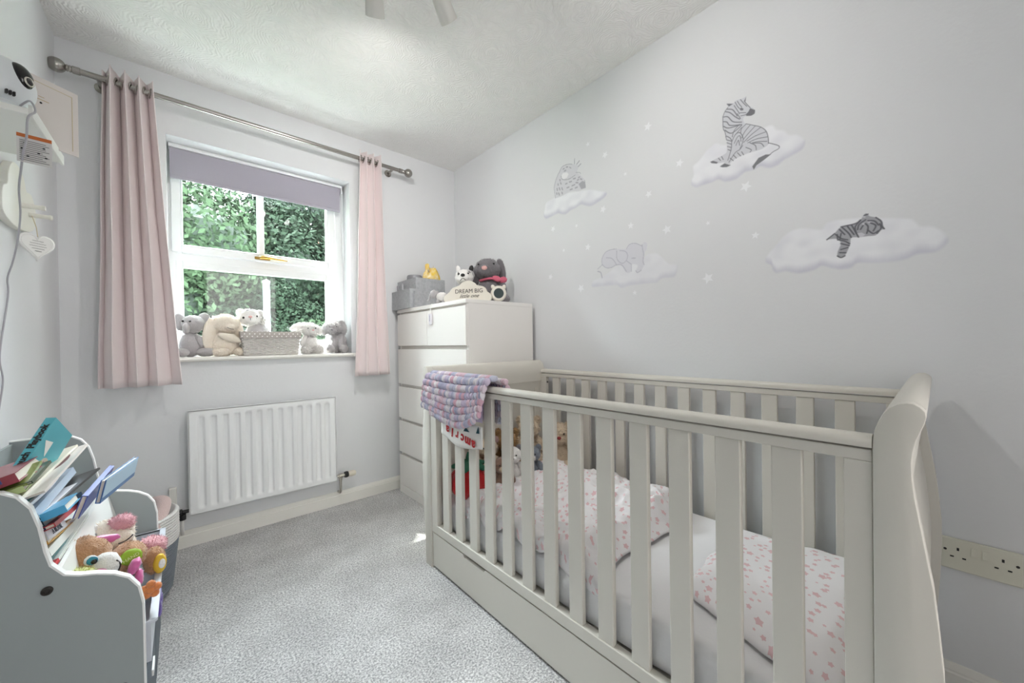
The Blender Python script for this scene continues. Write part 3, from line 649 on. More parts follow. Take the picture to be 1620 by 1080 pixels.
def knit_base(u, v):
    t = -0.16 + (0.33) * v; y0_, y1_ = (1.10, 1.535) if t > -0.05 else (1.07, 1.49); p = blanket_pos(y0_ + (y1_ - y0_) * u, t); p.x += 0.004 if t > 0.03 else (-0.004 if t < -0.03 else 0); p.z -= 0.004 if abs(t) < 0.05 else 0; return p
mk('knit_backing', grid(20, 40, knit_base), mat('lilac_backing', '#a79db4', 0.95), bk, smooth=True)
for i in range(-7, 8):
    V = []; Fc = []; C_ = []
    y0, y1 = 1.085 + 0.004 * i, 1.548
    if i < 0: y0, y1 = 1.055, 1.50
    if i >= 7: y0 += 0.03; y1 -= 0.04 * (i - 5)
    n = 40 if i >= -1 else 28; colr = rnd.choice(PAST); run = 0
    for k in range(n):
        if run <= 0: colr = rnd.choice(PAST); run = rnd.randint(1, 2)
        run -= 1; f = (k + 0.5) / n; y = y0 + (y1 - y0) * f
        sag = (0.020 * math.sin(math.pi * f) + 0.018 * f * (1 - f) * 4 * (1 - f) - 0.055 * max(0, 0.3 - f)) * max(0, i) / 8
        p = blanket_pos(y, i * rowstep + sag); q = blanket_pos(y, i * rowstep + sag + 0.01); d = (q - p).normalized()
        nrm = Vector((0, 1, 0)).cross(d); 
        g = ell((0, 0, 0), (0.0060 * rnd.uniform(0.85, 1.2), 0.0120, 0.0165 * rnd.uniform(0.9, 1.1)), sub=2, noise=0.2, nscale=3)
        Mx = Matrix(((0, nrm.x, d.x, p.x + rnd.uniform(-.001, .001)), (1, nrm.y, d.y, p.y), (0, nrm.z, d.z, p.z), (0, 0, 0, 1)))
        g = xf(g, Mx @ Matrix.Rotation(rnd.uniform(-0.25, 0.25), 4, 'Y')); o = len(V); V += g[0]; Fc += [tuple(a + o for a in f_) for f_ in g[1]]
        C_ += [(*lin(colr), 1)] * len(g[0])
    r_ = mk('yarn_row', (V, Fc), M_yarn, bk, smooth=True)
    a = r_.data.color_attributes.new('Col', 'FLOAT_COLOR', 'POINT'); a.data.foreach_set('color', np.array(C_, dtype=np.float32).ravel())
bib = thing('muslin_cloth', 'white cloth with red lettering peeking out below the knitted blanket', 'cloth', (0.84, 1.30, 0.66))
M_bib = mat('bib_cotton', '#eceae6', 0.85, bump=(300, 0.1)); M_red = mat('red_print', '#b5282c', 0.7); M_teal = mat('teal_print', '#1f4a55', 0.7); M_orange = mat('orange_print', '#c8743a', 0.7)
def bibf(u, v):
    y = 1.13 + 0.30 * u; z = 0.715 - v * (0.082 + 0.03 * math.sin(math.pi * u * 0.9) - 0.02 * u); return (0.8405 + 0.004 * math.sin(u * 9), y, z)
mk('cloth', grid(24, 8, bibf), M_bib, bib, smooth=True, solid=0.002)
for k, chx in enumerate('AMCRIA'):
    yy = 1.185 + 0.037 * k
    text('letter', chx.lower(), 0.052, frame((0.836 - 0.84, yy - 1.30, 0.640 + 0.006 * k - 0.66), (0, 1, 0.12), (0, 0, -1)), M_red, bib, 0.0006, bold=0.002)
mk('print_patch', prism([(1.21, 0.685), (1.25, 0.683), (1.235, 0.700)], 0.8355, 0.837, 'x'), M_teal, bib); mk('print_patch', prism([(1.145, 0.690), (1.165, 0.688), (1.150, 0.715)], 0.8355, 0.837, 'x'), M_teal, bib)
mk('print_patch', prism([(1.395, 0.690), (1.425, 0.692), (1.41, 0.705)], 0.8355, 0.837, 'x'), M_orange, bib)
# ------------------------------------------------------------------ soft toys
def fluff(name, h, h2=None): return mat(name, h, 0.95, bump=(260, 0.5, 6), var=(30, 0.35, h2 or h), sheen=0.4)
M_gplush = fluff('grey_plush', '#bab6b7', '#a19d9f'); M_dplush = fluff('charcoal_plush', '#7e7a7e', '#69656a'); M_cplush = fluff('cream_plush', '#f3e9db', '#e6d6c2')
M_wplush = fluff('white_plush', '#f2efec', '#dedad6'); M_tplush = fluff('tan_plush', '#bf9068', '#a2744e'); M_bplush = fluff('brown_plush', '#a8814f', '#7d5a32'); M_oat = fluff('oat_plush', '#d8c6ae', '#bda78c')
M_pplush = fluff('pink_plush', '#e2a9b2', '#d28d9b'); M_eye = mat('glass_eye', '#141214', 0.15, coat=0.5); M_nose_b = mat('black_nose', '#1b191a', 0.5); M_nose_p = mat('pink_nose', '#e2b1ad', 0.7)
M_redcloth = mat('red_knit', '#c0161c', 0.9, bump=(160, 0.6, 4), sheen=0.3); M_greencloth = mat('green_knit', '#2f6a52', 0.9, bump=(160, 0.6, 4)); M_thread = mat('dark_thread', '#3a3230', 0.8)
def plush(name, label, loc, rz, spec, rot=None, scale=1.0, cat='soft toy', group=None, kind=None):
    t = thing(name, label, cat, loc, rot if rot else (0, 0, rz), group, scale=scale); made = {}
    for s in spec:
        nm, c, r, m = s[:4]; k = dict(s[4]) if len(s) > 4 else {}
        par = k.pop('under', None); lab = k.pop('label', None); big = max(r) if isinstance(r, (tuple, list)) else r
        k.setdefault('sub', 4 if big > 0.035 else 3 if big > 0.012 else 2); k.setdefault('noise', 0.08 if big > 0.015 else 0)
        o = mk(nm, ell(c, r, **k), m, made[par] if par else t, smooth=True, local=True, label=lab); made.setdefault(nm, o)
    return t
def stitch(pts, r, m, parent, name='stitching'): return mk(name, tube(smooth_path(pts, 5), r, 6), m, parent, smooth=True, local=True)
SZ = OZ0 + 0.0005
FU = dict(fur=1100, flen=0.008); FS = dict(fur=500, flen=0.007)

# --- window sill, left to right
e1 = plush('elephant_toy', 'grey plush elephant with a big round ear beside the left curtain', (0.035, 2.640, SZ), 0, [
    ('body', (0, 0, 0.065), (0.046, 0.042, 0.066), M_gplush), ('head', (0.012, -0.006, 0.175), (0.050, 0.045, 0.048), M_gplush),
    ('ear', (0.055, 0.004, 0.190), (0.034, 0.012, 0.048), M_gplush, dict(rot=(0, 0.15, -0.5))), ('ear', (-0.040, 0.004, 0.185), (0.030, 0.012, 0.046), M_gplush, dict(rot=(0, -0.15, 0.5))),
    ('trunk', (-0.018, -0.048, 0.150), (0.016, 0.030, 0.030), M_gplush, dict(rot=(0.7, 0, 0))), ('leg', (0.062, -0.030, 0.024), (0.046, 0.030, 0.0235), M_gplush, dict(rot=(0, 0, -0.4))), ('leg', (-0.035, -0.038, 0.024), (0.030, 0.038, 0.0235), M_gplush),
    ('arm', (0.036, -0.020, 0.085), (0.018, 0.018, 0.042), M_gplush, dict(rot=(0, -0.4, 0))), ('eye', (-0.002, -0.050, 0.188), 0.0055, M_eye), ('eye', (-0.030, -0.044, 0.188), 0.0055, M_eye)])
# wooden blocks-style cream ornament behind the toys
M_ivory = mat('ivory_card', '#e9dfce', 0.7)
orn = thing('photo_frame', 'small cream easel frame between the elephant and the bunny on the sill', 'photo frame', (0.118, 2.675, SZ))
mk('backing', xf(box(-0.030, 0.030, -0.004, 0.004, 0.118, 0.225, 0.002), Matrix.Rotation(0.18, 4, 'Y')), M_ivory, orn, local=True)
mk('ledge', box(-0.045, 0.050, -0.026, 0.012, 0.088, 0.112, 0.003), mat('taupe_wood', '#a8968c', 0.7), orn, local=True)
mk('leg', join(box(-0.040, -0.028, -0.01, 0.006, 0, 0.090), box(0.030, 0.042, -0.01, 0.006, 0, 0.090)), M_ivory, orn, local=True)
b1 = plush('bunny_toy', 'cream plush bunny with long floppy ears beside the wicker basket', (0.175, 2.640, SZ), 0.1, [
    ('body', (0.004, 0.002, 0.070), (0.072, 0.055, 0.071), M_cplush, FU), ('head', (0.010, -0.006, 0.178), (0.063, 0.055, 0.054), M_cplush, FU),
    ('ear', (-0.060, -0.018, 0.118), (0.036, 0.016, 0.092), M_cplush, dict(rot=(0, 0.08, 0.2))), ('ear', (0.070, 0.0, 0.140), (0.024, 0.022, 0.070), M_cplush, dict(rot=(0, -0.15, 0))),
    ('arm', (0.020, -0.052, 0.100), (0.058, 0.020, 0.022), M_cplush, dict(rot=(0, 0.35, 0))), ('leg', (0.072, -0.030, 0.024), (0.036, 0.036, 0.0235), M_cplush, FS), ('leg', (-0.020, -0.040, 0.024), (0.044, 0.036, 0.0235), M_cplush, FS), ('muzzle', (0.020, -0.052, 0.160), (0.026, 0.018, 0.020), M_cplush)])
stitch([(0.004, -0.073, 0.158), (0.018, -0.076, 0.150), (0.034, -0.070, 0.148)], 0.0014, M_thread, b1, 'mouth')
k1 = plush('koala_toy', 'white and grey plush cub leaning above the wicker basket', (0.300, 2.676, SZ + 0.075), 0.05, [
    ('body', (0.040, 0.0, 0.055), (0.062, 0.036, 0.062), M_gplush, dict(rot=(0, -0.4, 0))), ('head', (0.0, -0.006, 0.145), (0.060, 0.038, 0.050), M_wplush, FU),
    ('ear', (-0.042, 0.0, 0.175), (0.020, 0.010, 0.020), M_wplush, FS), ('ear', (0.050, 0.0, 0.172), (0.022, 0.010, 0.020), M_wplush, FS), ('cheek', (0.052, 0.0, 0.128), (0.026, 0.022, 0.026), M_wplush, dict(fur=700, flen=0.016)),
    ('muzzle', (-0.002, -0.038, 0.135), (0.028, 0.016, 0.026), M_wplush), ('nose', (-0.004, -0.054, 0.147), (0.010, 0.006, 0.007), M_nose_p), ('eye', (-0.034, -0.036, 0.142), (0.006, 0.005, 0.007), M_eye), ('eye', (0.030, -0.036, 0.152), (0.006, 0.005, 0.007), M_eye),
    ('arm', (0.070, -0.010, 0.070), (0.026, 0.026, 0.040), M_gplush, dict(rot=(0, -0.6, 0))), ('haunch', (0.0, 0.0, -0.03), (0.06, 0.036, 0.045), M_gplush)])
stitch([(-0.004, -0.056, 0.142), (-0.004, -0.056, 0.128)], 0.0013, M_thread, k1, 'mouth')
stitch([(-0.02, -0.030, 0.185), (0.0, -0.032, 0.19), (0.02, -0.030, 0.186)], 0.002, M_dplush, k1, 'brow_stripe')
# wicker basket
M_wick = mat('white_wicker', '#dcd8d4', 0.7, bump=(200, 0.3)); M_dots = None
def dot_mat():
    m = mat('dotted_lining', '#b7b0ab', 0.9); nt = m.node_tree; b = nt.nodes['Principled BSDF']; N = nt.nodes.new; L = nt.links.new
    tc = N('ShaderNodeTexCoord'); sp = N('ShaderNodeSeparateXYZ'); L(tc.outputs['Object'], sp.inputs[0])
    def M(op, a, c=None):
        n = N('ShaderNodeMath'); n.operation = op
        for i, v in enumerate((a, c)):
            if v is None: continue
            if isinstance(v, (int, float)): n.inputs[i].default_value = v
            else: L(v, n.inputs[i])
        return n.outputs[0]
    S = 0.024
    zi = M('FLOOR', M('DIVIDE', sp.outputs[2], S * 0.6)); xo = M('MULTIPLY', M('FLOORED_MODULO', zi, 2.0), 0.5)
    fx = M('SUBTRACT', M('FRACT', M('ADD', M('DIVIDE', sp.outputs[0], S), xo)), 0.5); fz = M('SUBTRACT', M('FRACT', M('DIVIDE', sp.outputs[2], S * 0.6)), 0.5)
    d = M('ADD', M('POWER', M('MULTIPLY', fx, S), 2.0), M('POWER', M('MULTIPLY', fz, S * 0.6), 2.0)); f = M('LESS_THAN', d, 0.0034 ** 2)
    mx = N('ShaderNodeMixRGB'); L(f, mx.inputs[0]); mx.inputs[1].default_value = (*lin('#b7b0ab'), 1); mx.inputs[2].default_value = (*lin('#f4f2f0'), 1); L(mx.outputs[0], b.inputs['Base Color']); return m
wb = thing('wicker_basket', 'white wicker basket with a grey polka dot lining on the window sill', 'basket', (0.396, 2.615, SZ))
BX, BY, BH = 0.148, 0.042, 0.135
def bper(f, z):     # rounded rectangle path, slight flare
    k = 0.90 + 0.10 * z / BH; hx, hy = BX * k, BY * k; per_ = 2 * (2 * hx + 2 * hy); s_ = (f % 1.0) * per_
    for (ax, ay), (bx_, by_) in (((-hx, -hy), (hx, -hy)), ((hx, -hy), (hx, hy)), ((hx, hy), (-hx, hy)), ((-hx, hy), (-hx, -hy))):
        l = math.hypot(bx_ - ax, by_ - ay)
        if s_ <= l: return ax + (bx_ - ax) * s_ / l, ay + (by_ - ay) * s_ / l, (0 if abs(by_ - ay) > 0 else (-1 if ay < 0 else 1)), (0 if abs(bx_ - ax) > 0 else (1 if ax > 0 else -1))
        s_ -= l
    return -hx, -hy, -1, -1
for j in range(11):
    z = 0.006 + j * 0.0088; pts = []
    for i in range(161):
        f = i / 160; x, y, ny, nx = bper(f, z); w = 0.0032 * math.sin(i / 160 * 2 * math.pi * 18 + (math.pi if j % 2 else 0)); pts.append((x + nx * w, y + ny * w, z + 0.0012 * math.sin(i * 0.7 + j)))
    mk('weave_strand', tube(pts, 0.0044, 6, False), M_wick, wb, smooth=True, local=True)
gs = []
for i in range(36):
    x, y, ny, nx = bper((i + 0.5) / 36, 0); x2, y2, _, _ = bper((i + 0.5) / 36, 0.1); gs.append(tube([(x, y, 0.002), (x2, y2, 0.10)], 0.003, 5))
mk('stake', join(*gs), M_wick, wb, local=True)
M_dots = dot_mat()
def lin_ring(z0, z1, d):
    V = []; Fc = []; n = 120
    for z, dd in ((z0, d + 0.003), ((z0 + z1) / 2, d + 0.001), (z1, d), (z1, d - 0.006), (z0 - 0.06, d - 0.008)):
        for i in range(n):
            x, y, ny, nx = bper(i / n, z); V.append((x * (1 + dd / BX), y * (1 + dd / BY), z + (0.003 * math.sin(i * 0.9) if z == z0 else 0)))
    for j in range(4):
        for i in range(n): k = (i + 1) % n; Fc.append((j * n + i, j * n + k, (j + 1) * n + k, (j + 1) * n + i))
    return V, Fc
mk('lining', lin_ring(0.098, 0.136, 0.005), M_dots, wb, smooth=True, local=True, label='grey polka dot lining')
mk('base', box(-BX * 0.9, BX * 0.9, -BY * 0.9, BY * 0.9, 0.001, 0.004), M_wick, wb, local=True)
w1 = plush('lamb_toy', 'fluffy white plush lamb sitting between the basket and the grey puppy', (0.612, 2.640, SZ), 0.0, [
    ('body', (0, 0.010, 0.060), (0.048, 0.042, 0.060), M_wplush, FU), ('head', (0.0, -0.004, 0.150), (0.046, 0.042, 0.042), M_wplush, dict(fur=1200, flen=0.012)),
    ('ear', (-0.052, 0.010, 0.168), (0.055, 0.018, 0.026), M_wplush, dict(rot=(0, -0.25, 0), fur=500, flen=0.01)), ('ear', (0.050, 0.006, 0.150), (0.022, 0.014, 0.036), M_wplush, dict(rot=(0, -0.5, 0))),
    ('muzzle', (0.004, -0.040, 0.140), (0.022, 0.016, 0.018), M_wplush), ('nose', (0.006, -0.056, 0.148), (0.007, 0.004, 0.005), M_nose_p), ('eye', (-0.018, -0.040, 0.160), 0.0045, M_eye), ('eye', (0.024, -0.040, 0.160), 0.0045, M_eye),
    ('leg', (-0.030, -0.040, 0.026), (0.030, 0.034, 0.0255), M_wplush, dict(fur=700, flen=0.012)), ('leg', (0.036, -0.040, 0.026), (0.030, 0.034, 0.0255), M_wplush, dict(fur=700, flen=0.012)), ('arm', (-0.040, -0.016, 0.085), (0.016, 0.018, 0.036), M_wplush, dict(rot=(0, 0.4, 0)))])
p1 = plush('puppy_toy', 'curly grey plush puppy with drooping ears at the right end of the sill', (0.770, 2.645, SZ), -0.15, [
    ('body', (0.012, 0.008, 0.070), (0.052, 0.045, 0.070), M_gplush, dict(fur=1500, flen=0.009, noise=0.16)), ('head', (-0.016, -0.010, 0.165), (0.052, 0.046, 0.044), M_gplush, dict(fur=1500, flen=0.009, noise=0.14)),
    ('ear', (0.040, -0.006, 0.168), (0.024, 0.014, 0.046), M_gplush, dict(rot=(0, -0.2, 0), fur=700, flen=0.008)), ('ear', (-0.062, 0.002, 0.160), (0.022, 0.014, 0.042), M_gplush, dict(rot=(0, 0.3, 0), fur=600, flen=0.008)),
    ('muzzle', (-0.028, -0.046, 0.146), (0.026, 0.022, 0.020), M_gplush, FS), ('eye', (-0.004, -0.052, 0.172), 0.005, M_eye), ('eye', (-0.042, -0.046, 0.172), 0.005, M_eye), ('nose', (-0.032, -0.067, 0.152), (0.008, 0.005, 0.006), M_dplush),
    ('paw', (0.040, -0.045, 0.028), (0.027, 0.030, 0.0275), M_gplush, FS), ('paw', (-0.040, -0.040, 0.028), (0.027, 0.034, 0.0275), M_gplush, FS), ('arm', (0.020, -0.032, 0.070), (0.017, 0.018, 0.048), M_gplush, dict(rot=(0, 0.1, 0), fur=400, flen=0.008))])

# ------------------------------------------------------------------ things on the chest
M_felt = mat('grey_felt', '#b9bbbe', 0.95, bump=(220, 0.4, 5), var=(60, 0.5, '#9a9ca0'))
fb = thing('felt_caddy', 'two tier grey felt storage caddy on top of the chest', 'storage box', (1.24, 2.40, CT))
def tray(x0, x1, y0, y1, z0, z1, t=0.005): return join(box(x0, x1, y0, y0 + t, z0, z1), box(x0, x1, y1 - t, y1, z0, z1), box(x0, x0 + t, y0 + t, y1 - t, z0, z1), box(x1 - t, x1, y0 + t, y1 - t, z0, z1), box(x0 + t, x1 - t, y0 + t, y1 - t, z0, z0 + t))
mk('main_tray', tray(1.172, 1.395, 2.292, 2.570, CT + 0.0005, CT + 0.205), M_felt, fb)
mk('front_pocket', tray(1.128, 1.1715, 2.292, 2.570, CT + 0.0005, CT + 0.128), M_felt, fb)
mk('end_pocket', tray(1.150, 1.390, 2.262, 2.2915, CT + 0.0005, CT + 0.110), M_felt, fb)
M_gjar = mat('grey_tin', '#a4a4a8', 0.4); M_wpl = mat('white_plastic', '#e8e6e2', 0.35)
jr = thing('lidded_tin', 'grey lidded tin with a red label standing in the felt caddy', 'tin', (1.230, 2.42, CT + 0.006))
mk('can', lathe([(0, 0), (0.050, 0), (0.050, 0.205), (0.047, 0.21), (0, 0.21)], (0, 0, 0), 'z', 28), M_gjar, jr, smooth=True, local=True, angle=40)
mk('lid', lathe([(0.0525, 0.205), (0.0525, 0.225), (0.048, 0.232), (0, 0.232)], (0, 0, 0), 'z', 28), mat('grey_lid', '#8f8f94', 0.4), jr, smooth=True, local=True, angle=40)
mk('label_patch', [(lambda g: g)(grid(8, 2, lambda u, v: (0.0508 * math.cos(-1.9 + u * 0.7), 0.0508 * math.sin(-1.9 + u * 0.7), 0.155 + 0.035 * v)))][0], M_red, jr, local=True)
yl = thing('nappy_pack', 'crumpled yellow plastic packet sticking out of the felt caddy', 'packet', (1.325, 2.350, CT + 0.006))
M_yel = mat('yellow_film', '#f0c93f', 0.35, var=(35, 1.0, '#f4e6c4'), bump=(45, 0.7))
def pack(u, v):
    a = 2 * math.pi * u; w = 1 - 0.25 * v; z = 0.27 * v
    if v > 0.8: w *= 1 - (v - 0.8) * 2.2; z += 0.02 * math.sin(a * 2.5 + 1)
    n = 0.008 * mnoise.noise(Vector((math.cos(a) * 2, math.sin(a) * 2, v * 6))); return (0.085 * w * math.cos(a) + n, 0.034 * w * math.sin(a) + n, z)
mk('film', grid(40, 24, pack), M_yel, yl, smooth=True, local=True)
mk('crimped_seal', grid(20, 5, lambda u, v: (-0.05 + 0.07 * u, 0.010 * math.sin(u * 14), 0.255 + 0.045 * v + 0.014 * math.sin(u * 7))), M_yel, yl, smooth=True, local=True, solid=0.001)
for nm, lb, c, r_, hh, mm in (('cream_tube', 'white tube with a yellow cap in the front pocket of the caddy', (1.150, 2.33), 0.014, 0.120, M_wpl), ('hair_brush', 'grey baby brush handle in the front pocket of the caddy', (1.150, 2.43), 0.011, 0.165, M_gjar), ('comb_case', 'dark grey comb in the front pocket of the caddy', (1.150, 2.50), 0.010, 0.160, MATS['grey_lid'])):
    t_ = thing(nm, lb, 'toiletry', (c[0], c[1], CT + 0.006))
    mk('body', xf(lathe([(0, 0), (r_, 0.002), (r_, hh * 0.75), (r_ * 0.8, hh * 0.8), (0, hh * 0.8)], (0, 0, 0), 'z', 14), Matrix.Rotation(-0.04, 4, 'Y')), mm, t_, smooth=True, local=True, angle=45)
    mk('cap', xf(lathe([(0, hh * 0.8), (r_ * 0.85, hh * 0.8), (r_ * 0.85, hh), (r_ * 0.5, hh * 1.03), (0, hh * 1.03)], (0, 0, 0), 'z', 14), Matrix.Rotation(-0.04, 4, 'Y')), M_yel if nm == 'cream_tube' else mm, t_, smooth=True, local=True, angle=45)
TZ = CT + 0.0005
el = plush('elephant_figure', 'tiny white plush elephant standing at the front edge of the chest', (1.176, 2.020, TZ), 2.2 - math.pi, [
    ('body', (0.030, 0, 0.048), (0.038, 0.026, 0.029), M_wplush), ('head', (-0.026, 0, 0.066), (0.027, 0.024, 0.027), M_gplush), ('ear', (-0.014, -0.022, 0.068), (0.016, 0.006, 0.024), M_gplush), ('ear', (-0.014, 0.022, 0.068), (0.016, 0.006, 0.024), M_gplush),
    ('trunk', (-0.052, 0, 0.046), (0.008, 0.008, 0.024), M_gplush, dict(rot=(0, 0.3, 0))), ('trunk_tip', (-0.062, 0, 0.028), (0.010, 0.007, 0.007), M_gplush), ('leg', (0.010, -0.014, 0.016), (0.011, 0.011, 0.0158), M_gplush), ('leg', (0.010, 0.014, 0.016), (0.011, 0.011, 0.0158), M_gplush), ('leg', (0.050, -0.014, 0.016), (0.011, 0.011, 0.0158), M_gplush), ('leg', (0.050, 0.014, 0.016), (0.011, 0.011, 0.0158), M_gplush), ('eye', (-0.044, -0.016, 0.072), 0.003, M_eye)], scale=0.95)
tg = thing('hanging_tag', 'small white ribbon tag hanging over the top left drawer front', 'tag', (1.137, 2.035, 1.20))
mk('ribbon', grid(3, 12, lambda u, v: (1.150 - 0.0125 * min(1, v * 5) - 0.002 * math.sin(v * 3), 2.030 + 0.010 * u, 1.2745 - 0.085 * v ** 1.2 if v > 0.15 else 1.2745)), M_wplush, tg, solid=0.001)
mk('plastic_latch', box(1.128, 1.1405, 2.022, 2.050, 1.148, 1.215, 0.004), mat('clear_white', '#eceaf0', 0.2), tg)
mk('latch_slot', box(1.1265, 1.129, 2.030, 2.037, 1.168, 1.205, 0.001), mat('lilac_plastic', '#a9a4b6', 0.4), tg)
# cloud plaque
M_plaq = mat('plaque_wood', '#ded8cd', 0.7, bump=(60, 0.05)); M_ink = mat('charcoal_ink', '#4a4644', 0.8)
pa, pb = Vector((1.180, 1.945, TZ)), Vector((1.345, 1.705, TZ)); pdv = (pb - pa); pw_ = pdv.length
pq = thing('cloud_plaque', 'cream cloud shaped wooden plaque reading DREAM BIG little one', 'sign', tuple((pa + pb) / 2), (0, 0, math.atan2(pdv.y, pdv.x)))
cl = [(-0.146, 0.0)]
def arc(cx_, cz, r, a0, a1, n=10): return [(cx_ + r * math.cos(math.radians(a0 + (a1 - a0) * k / n)), cz + r * math.sin(math.radians(a0 + (a1 - a0) * k / n))) for k in range(n + 1)]
outl = [(-0.125, 0)] + arc(-0.122, 0.026, 0.026, 265, 110) + arc(-0.070, 0.052, 0.040, 160, 95, 6) + arc(0.005, 0.060, 0.066, 140, 35, 10) + arc(0.082, 0.052, 0.040, 80, 10, 8) + arc(0.124, 0.026, 0.026, 70, -85) + [(0.12, 0)]
mk('board', prism(outl, -0.007, 0.007, 'y', 0.001), M_plaq, pq, local=True)
text('lettering', 'DREAM BIG', 0.034, frame((0.012, -0.0078, 0.064), (1, 0, 0), (0, 0, 1)), M_ink, pq, 0.0004, sx=1.0)
text('lettering', 'little one', 0.030, frame((0.012, -0.0078, 0.036), (1, 0, 0), (0, 0, 1)), M_ink, pq, 0.0004, shear=0.45, sx=1.1)
# clock with cat ears
M_clock = mat('clock_plastic', '#e6e0d4', 0.4); M_lcd = mat('lcd_screen', '#3f4a4a', 0.25)
ck = thing('sleep_clock', 'round cream clock with little ears and a dark face at the chest corner', 'clock', (1.388, 1.690, TZ), (0, 0, -0.62))
mk('case', xf(lathe([(0, -0.016), (0.040, -0.016), (0.045, -0.010), (0.046, 0.0), (0.044, 0.012), (0.038, 0.018), (0, 0.018)], (0, 0, 0.0462), 'y', 32), Matrix.Identity(4)), M_clock, ck, smooth=True, local=True, angle=50)
for s_ in (-1, 1): mk('ear', ell((s_ * 0.031, 0.0, 0.083), (0.012, 0.010, 0.016), rot=(0, s_ * 0.5, 0), sub=3), M_clock, ck, smooth=True, local=True)
mk('screen', lathe([(0, -0.0175), (0.029, -0.0175), (0.029, -0.0160), (0, -0.0160)], (0, 0, 0.0462), 'y', 28), M_lcd, ck, local=True)
hk = plush('husky_toy', 'grey and white plush husky peering over the cloud plaque', (1.300, 1.900, TZ), -0.75, [
    ('body', (0.02, 0.03, 0.060), (0.055, 0.060, 0.060), M_gplush), ('head', (-0.004, -0.010, 0.158), (0.056, 0.050, 0.048), M_wplush), ('crown', (0.0, 0.012, 0.172), (0.056, 0.044, 0.042), M_gplush), ('muzzle', (-0.002, -0.056, 0.146), (0.030, 0.028, 0.024), M_wplush), ('nose', (-0.002, -0.082, 0.160), (0.013, 0.009, 0.010), M_nose_b),
    ('ear', (-0.044, 0.008, 0.212), (0.014, 0.008, 0.024), M_wplush, dict(rot=(0, -0.2, 0))), ('ear', (0.036, 0.008, 0.214), (0.014, 0.008, 0.022), M_nose_b, dict(rot=(0, 0.2, 0))), ('eye', (-0.030, -0.052, 0.172), (0.006, 0.004, 0.008), M_eye), ('eye', (0.026, -0.052, 0.176), (0.006, 0.004, 0.006), M_eye), ('leg', (-0.05, -0.02, 0.026), (0.026, 0.040, 0.0255), M_gplush), ('leg', (0.055, 0.0, 0.026), (0.026, 0.040, 0.0255), M_gplush)])
stitch([(-0.018, -0.078, 0.128), (-0.002, -0.084, 0.142), (0.014, -0.080, 0.132)], 0.0016, M_nose_b, hk, 'mouth')
stitch([(-0.035, -0.040, 0.186), (-0.038, -0.046, 0.172), (-0.034, -0.050, 0.160)], 0.0022, M_nose_b, hk, 'eye_stripe'); stitch([(0.020, -0.040, 0.192), (0.030, -0.044, 0.188), (0.038, -0.040, 0.180)], 0.0022, M_nose_b, hk, 'eye_stripe')
gd = plush('rabbit_toy', 'large charcoal plush rabbit with a pink nose and pink ribbon against the wall', (1.468, 1.875, TZ), -0.62, [
    ('body', (0.0, 0.0, 0.090), (0.085, 0.070, 0.090), M_dplush, FU), ('head', (-0.012, -0.020, 0.225), (0.082, 0.070, 0.072), M_dplush, FU), ('ear', (-0.092, -0.004, 0.180), (0.030, 0.018, 0.075), M_dplush, dict(rot=(0, 0.2, 0), fur=500, flen=0.008)), ('ear', (0.075, 0.006, 0.225), (0.030, 0.016, 0.078), M_dplush, dict(rot=(0, -0.15, 0), fur=500, flen=0.008)),
    ('muzzle', (-0.030, -0.076, 0.212), (0.044, 0.028, 0.036), M_dplush, FS), ('nose', (-0.036, -0.103, 0.222), (0.018, 0.010, 0.014), M_nose_p), ('eye', (0.024, -0.084, 0.252), (0.006, 0.005, 0.006), M_eye), ('eye', (-0.072, -0.074, 0.250), (0.006, 0.005, 0.006), M_eye),
    ('leg', (0.085, -0.040, 0.034), (0.040, 0.055, 0.0335), M_dplush, FS), ('leg', (-0.070, -0.050, 0.034), (0.040, 0.055, 0.0335), M_dplush, FS), ('arm', (0.080, -0.030, 0.115), (0.026, 0.030, 0.060), M_dplush, dict(rot=(0, -0.25, 0)))], scale=0.97)
M_rib = mat('pink_ribbon', '#d5677f', 0.5)
mk('ribbon_collar', tube([(0.062 * math.cos(a), -0.012 + 0.058 * math.sin(a), 0.158 + 0.004 * math.sin(3 * a)) for a in np.linspace(0, 2 * math.pi, 25)], 0.008, 8, False), M_rib, gd, smooth=True, local=True)
mk('ribbon_bow', join(ell((0.042, -0.070, 0.160), (0.030, 0.010, 0.018), rot=(0, 0.3, 0), sub=3, noise=0.2), ell((0.085, -0.052, 0.156), (0.030, 0.010, 0.020), rot=(0, -0.3, 0.5), sub=3, noise=0.2), ell((0.060, -0.062, 0.158), (0.010, 0.010, 0.010), sub=2)), M_rib, gd, smooth=True, local=True)
ft = thing('bronze_ornament', 'dark metal ornament half hidden behind the felt caddy', 'ornament', (1.42, 2.18, TZ))
mk('block', box(-0.025, 0.025, -0.02, 0.02, 0, 0.085, 0.004), mat('dark_bronze', '#5a5048', 0.4, 0.3), ft, local=True); mk('beaded_edge', join(*[ell((-0.03 + 0.012 * k, -0.022, 0.09 + 0.003 * (k % 2)), 0.008, sub=2) for k in range(6)]), mat('silver_beads', '#b5b0a8', 0.3, 0.8), ft, smooth=True, local=True)

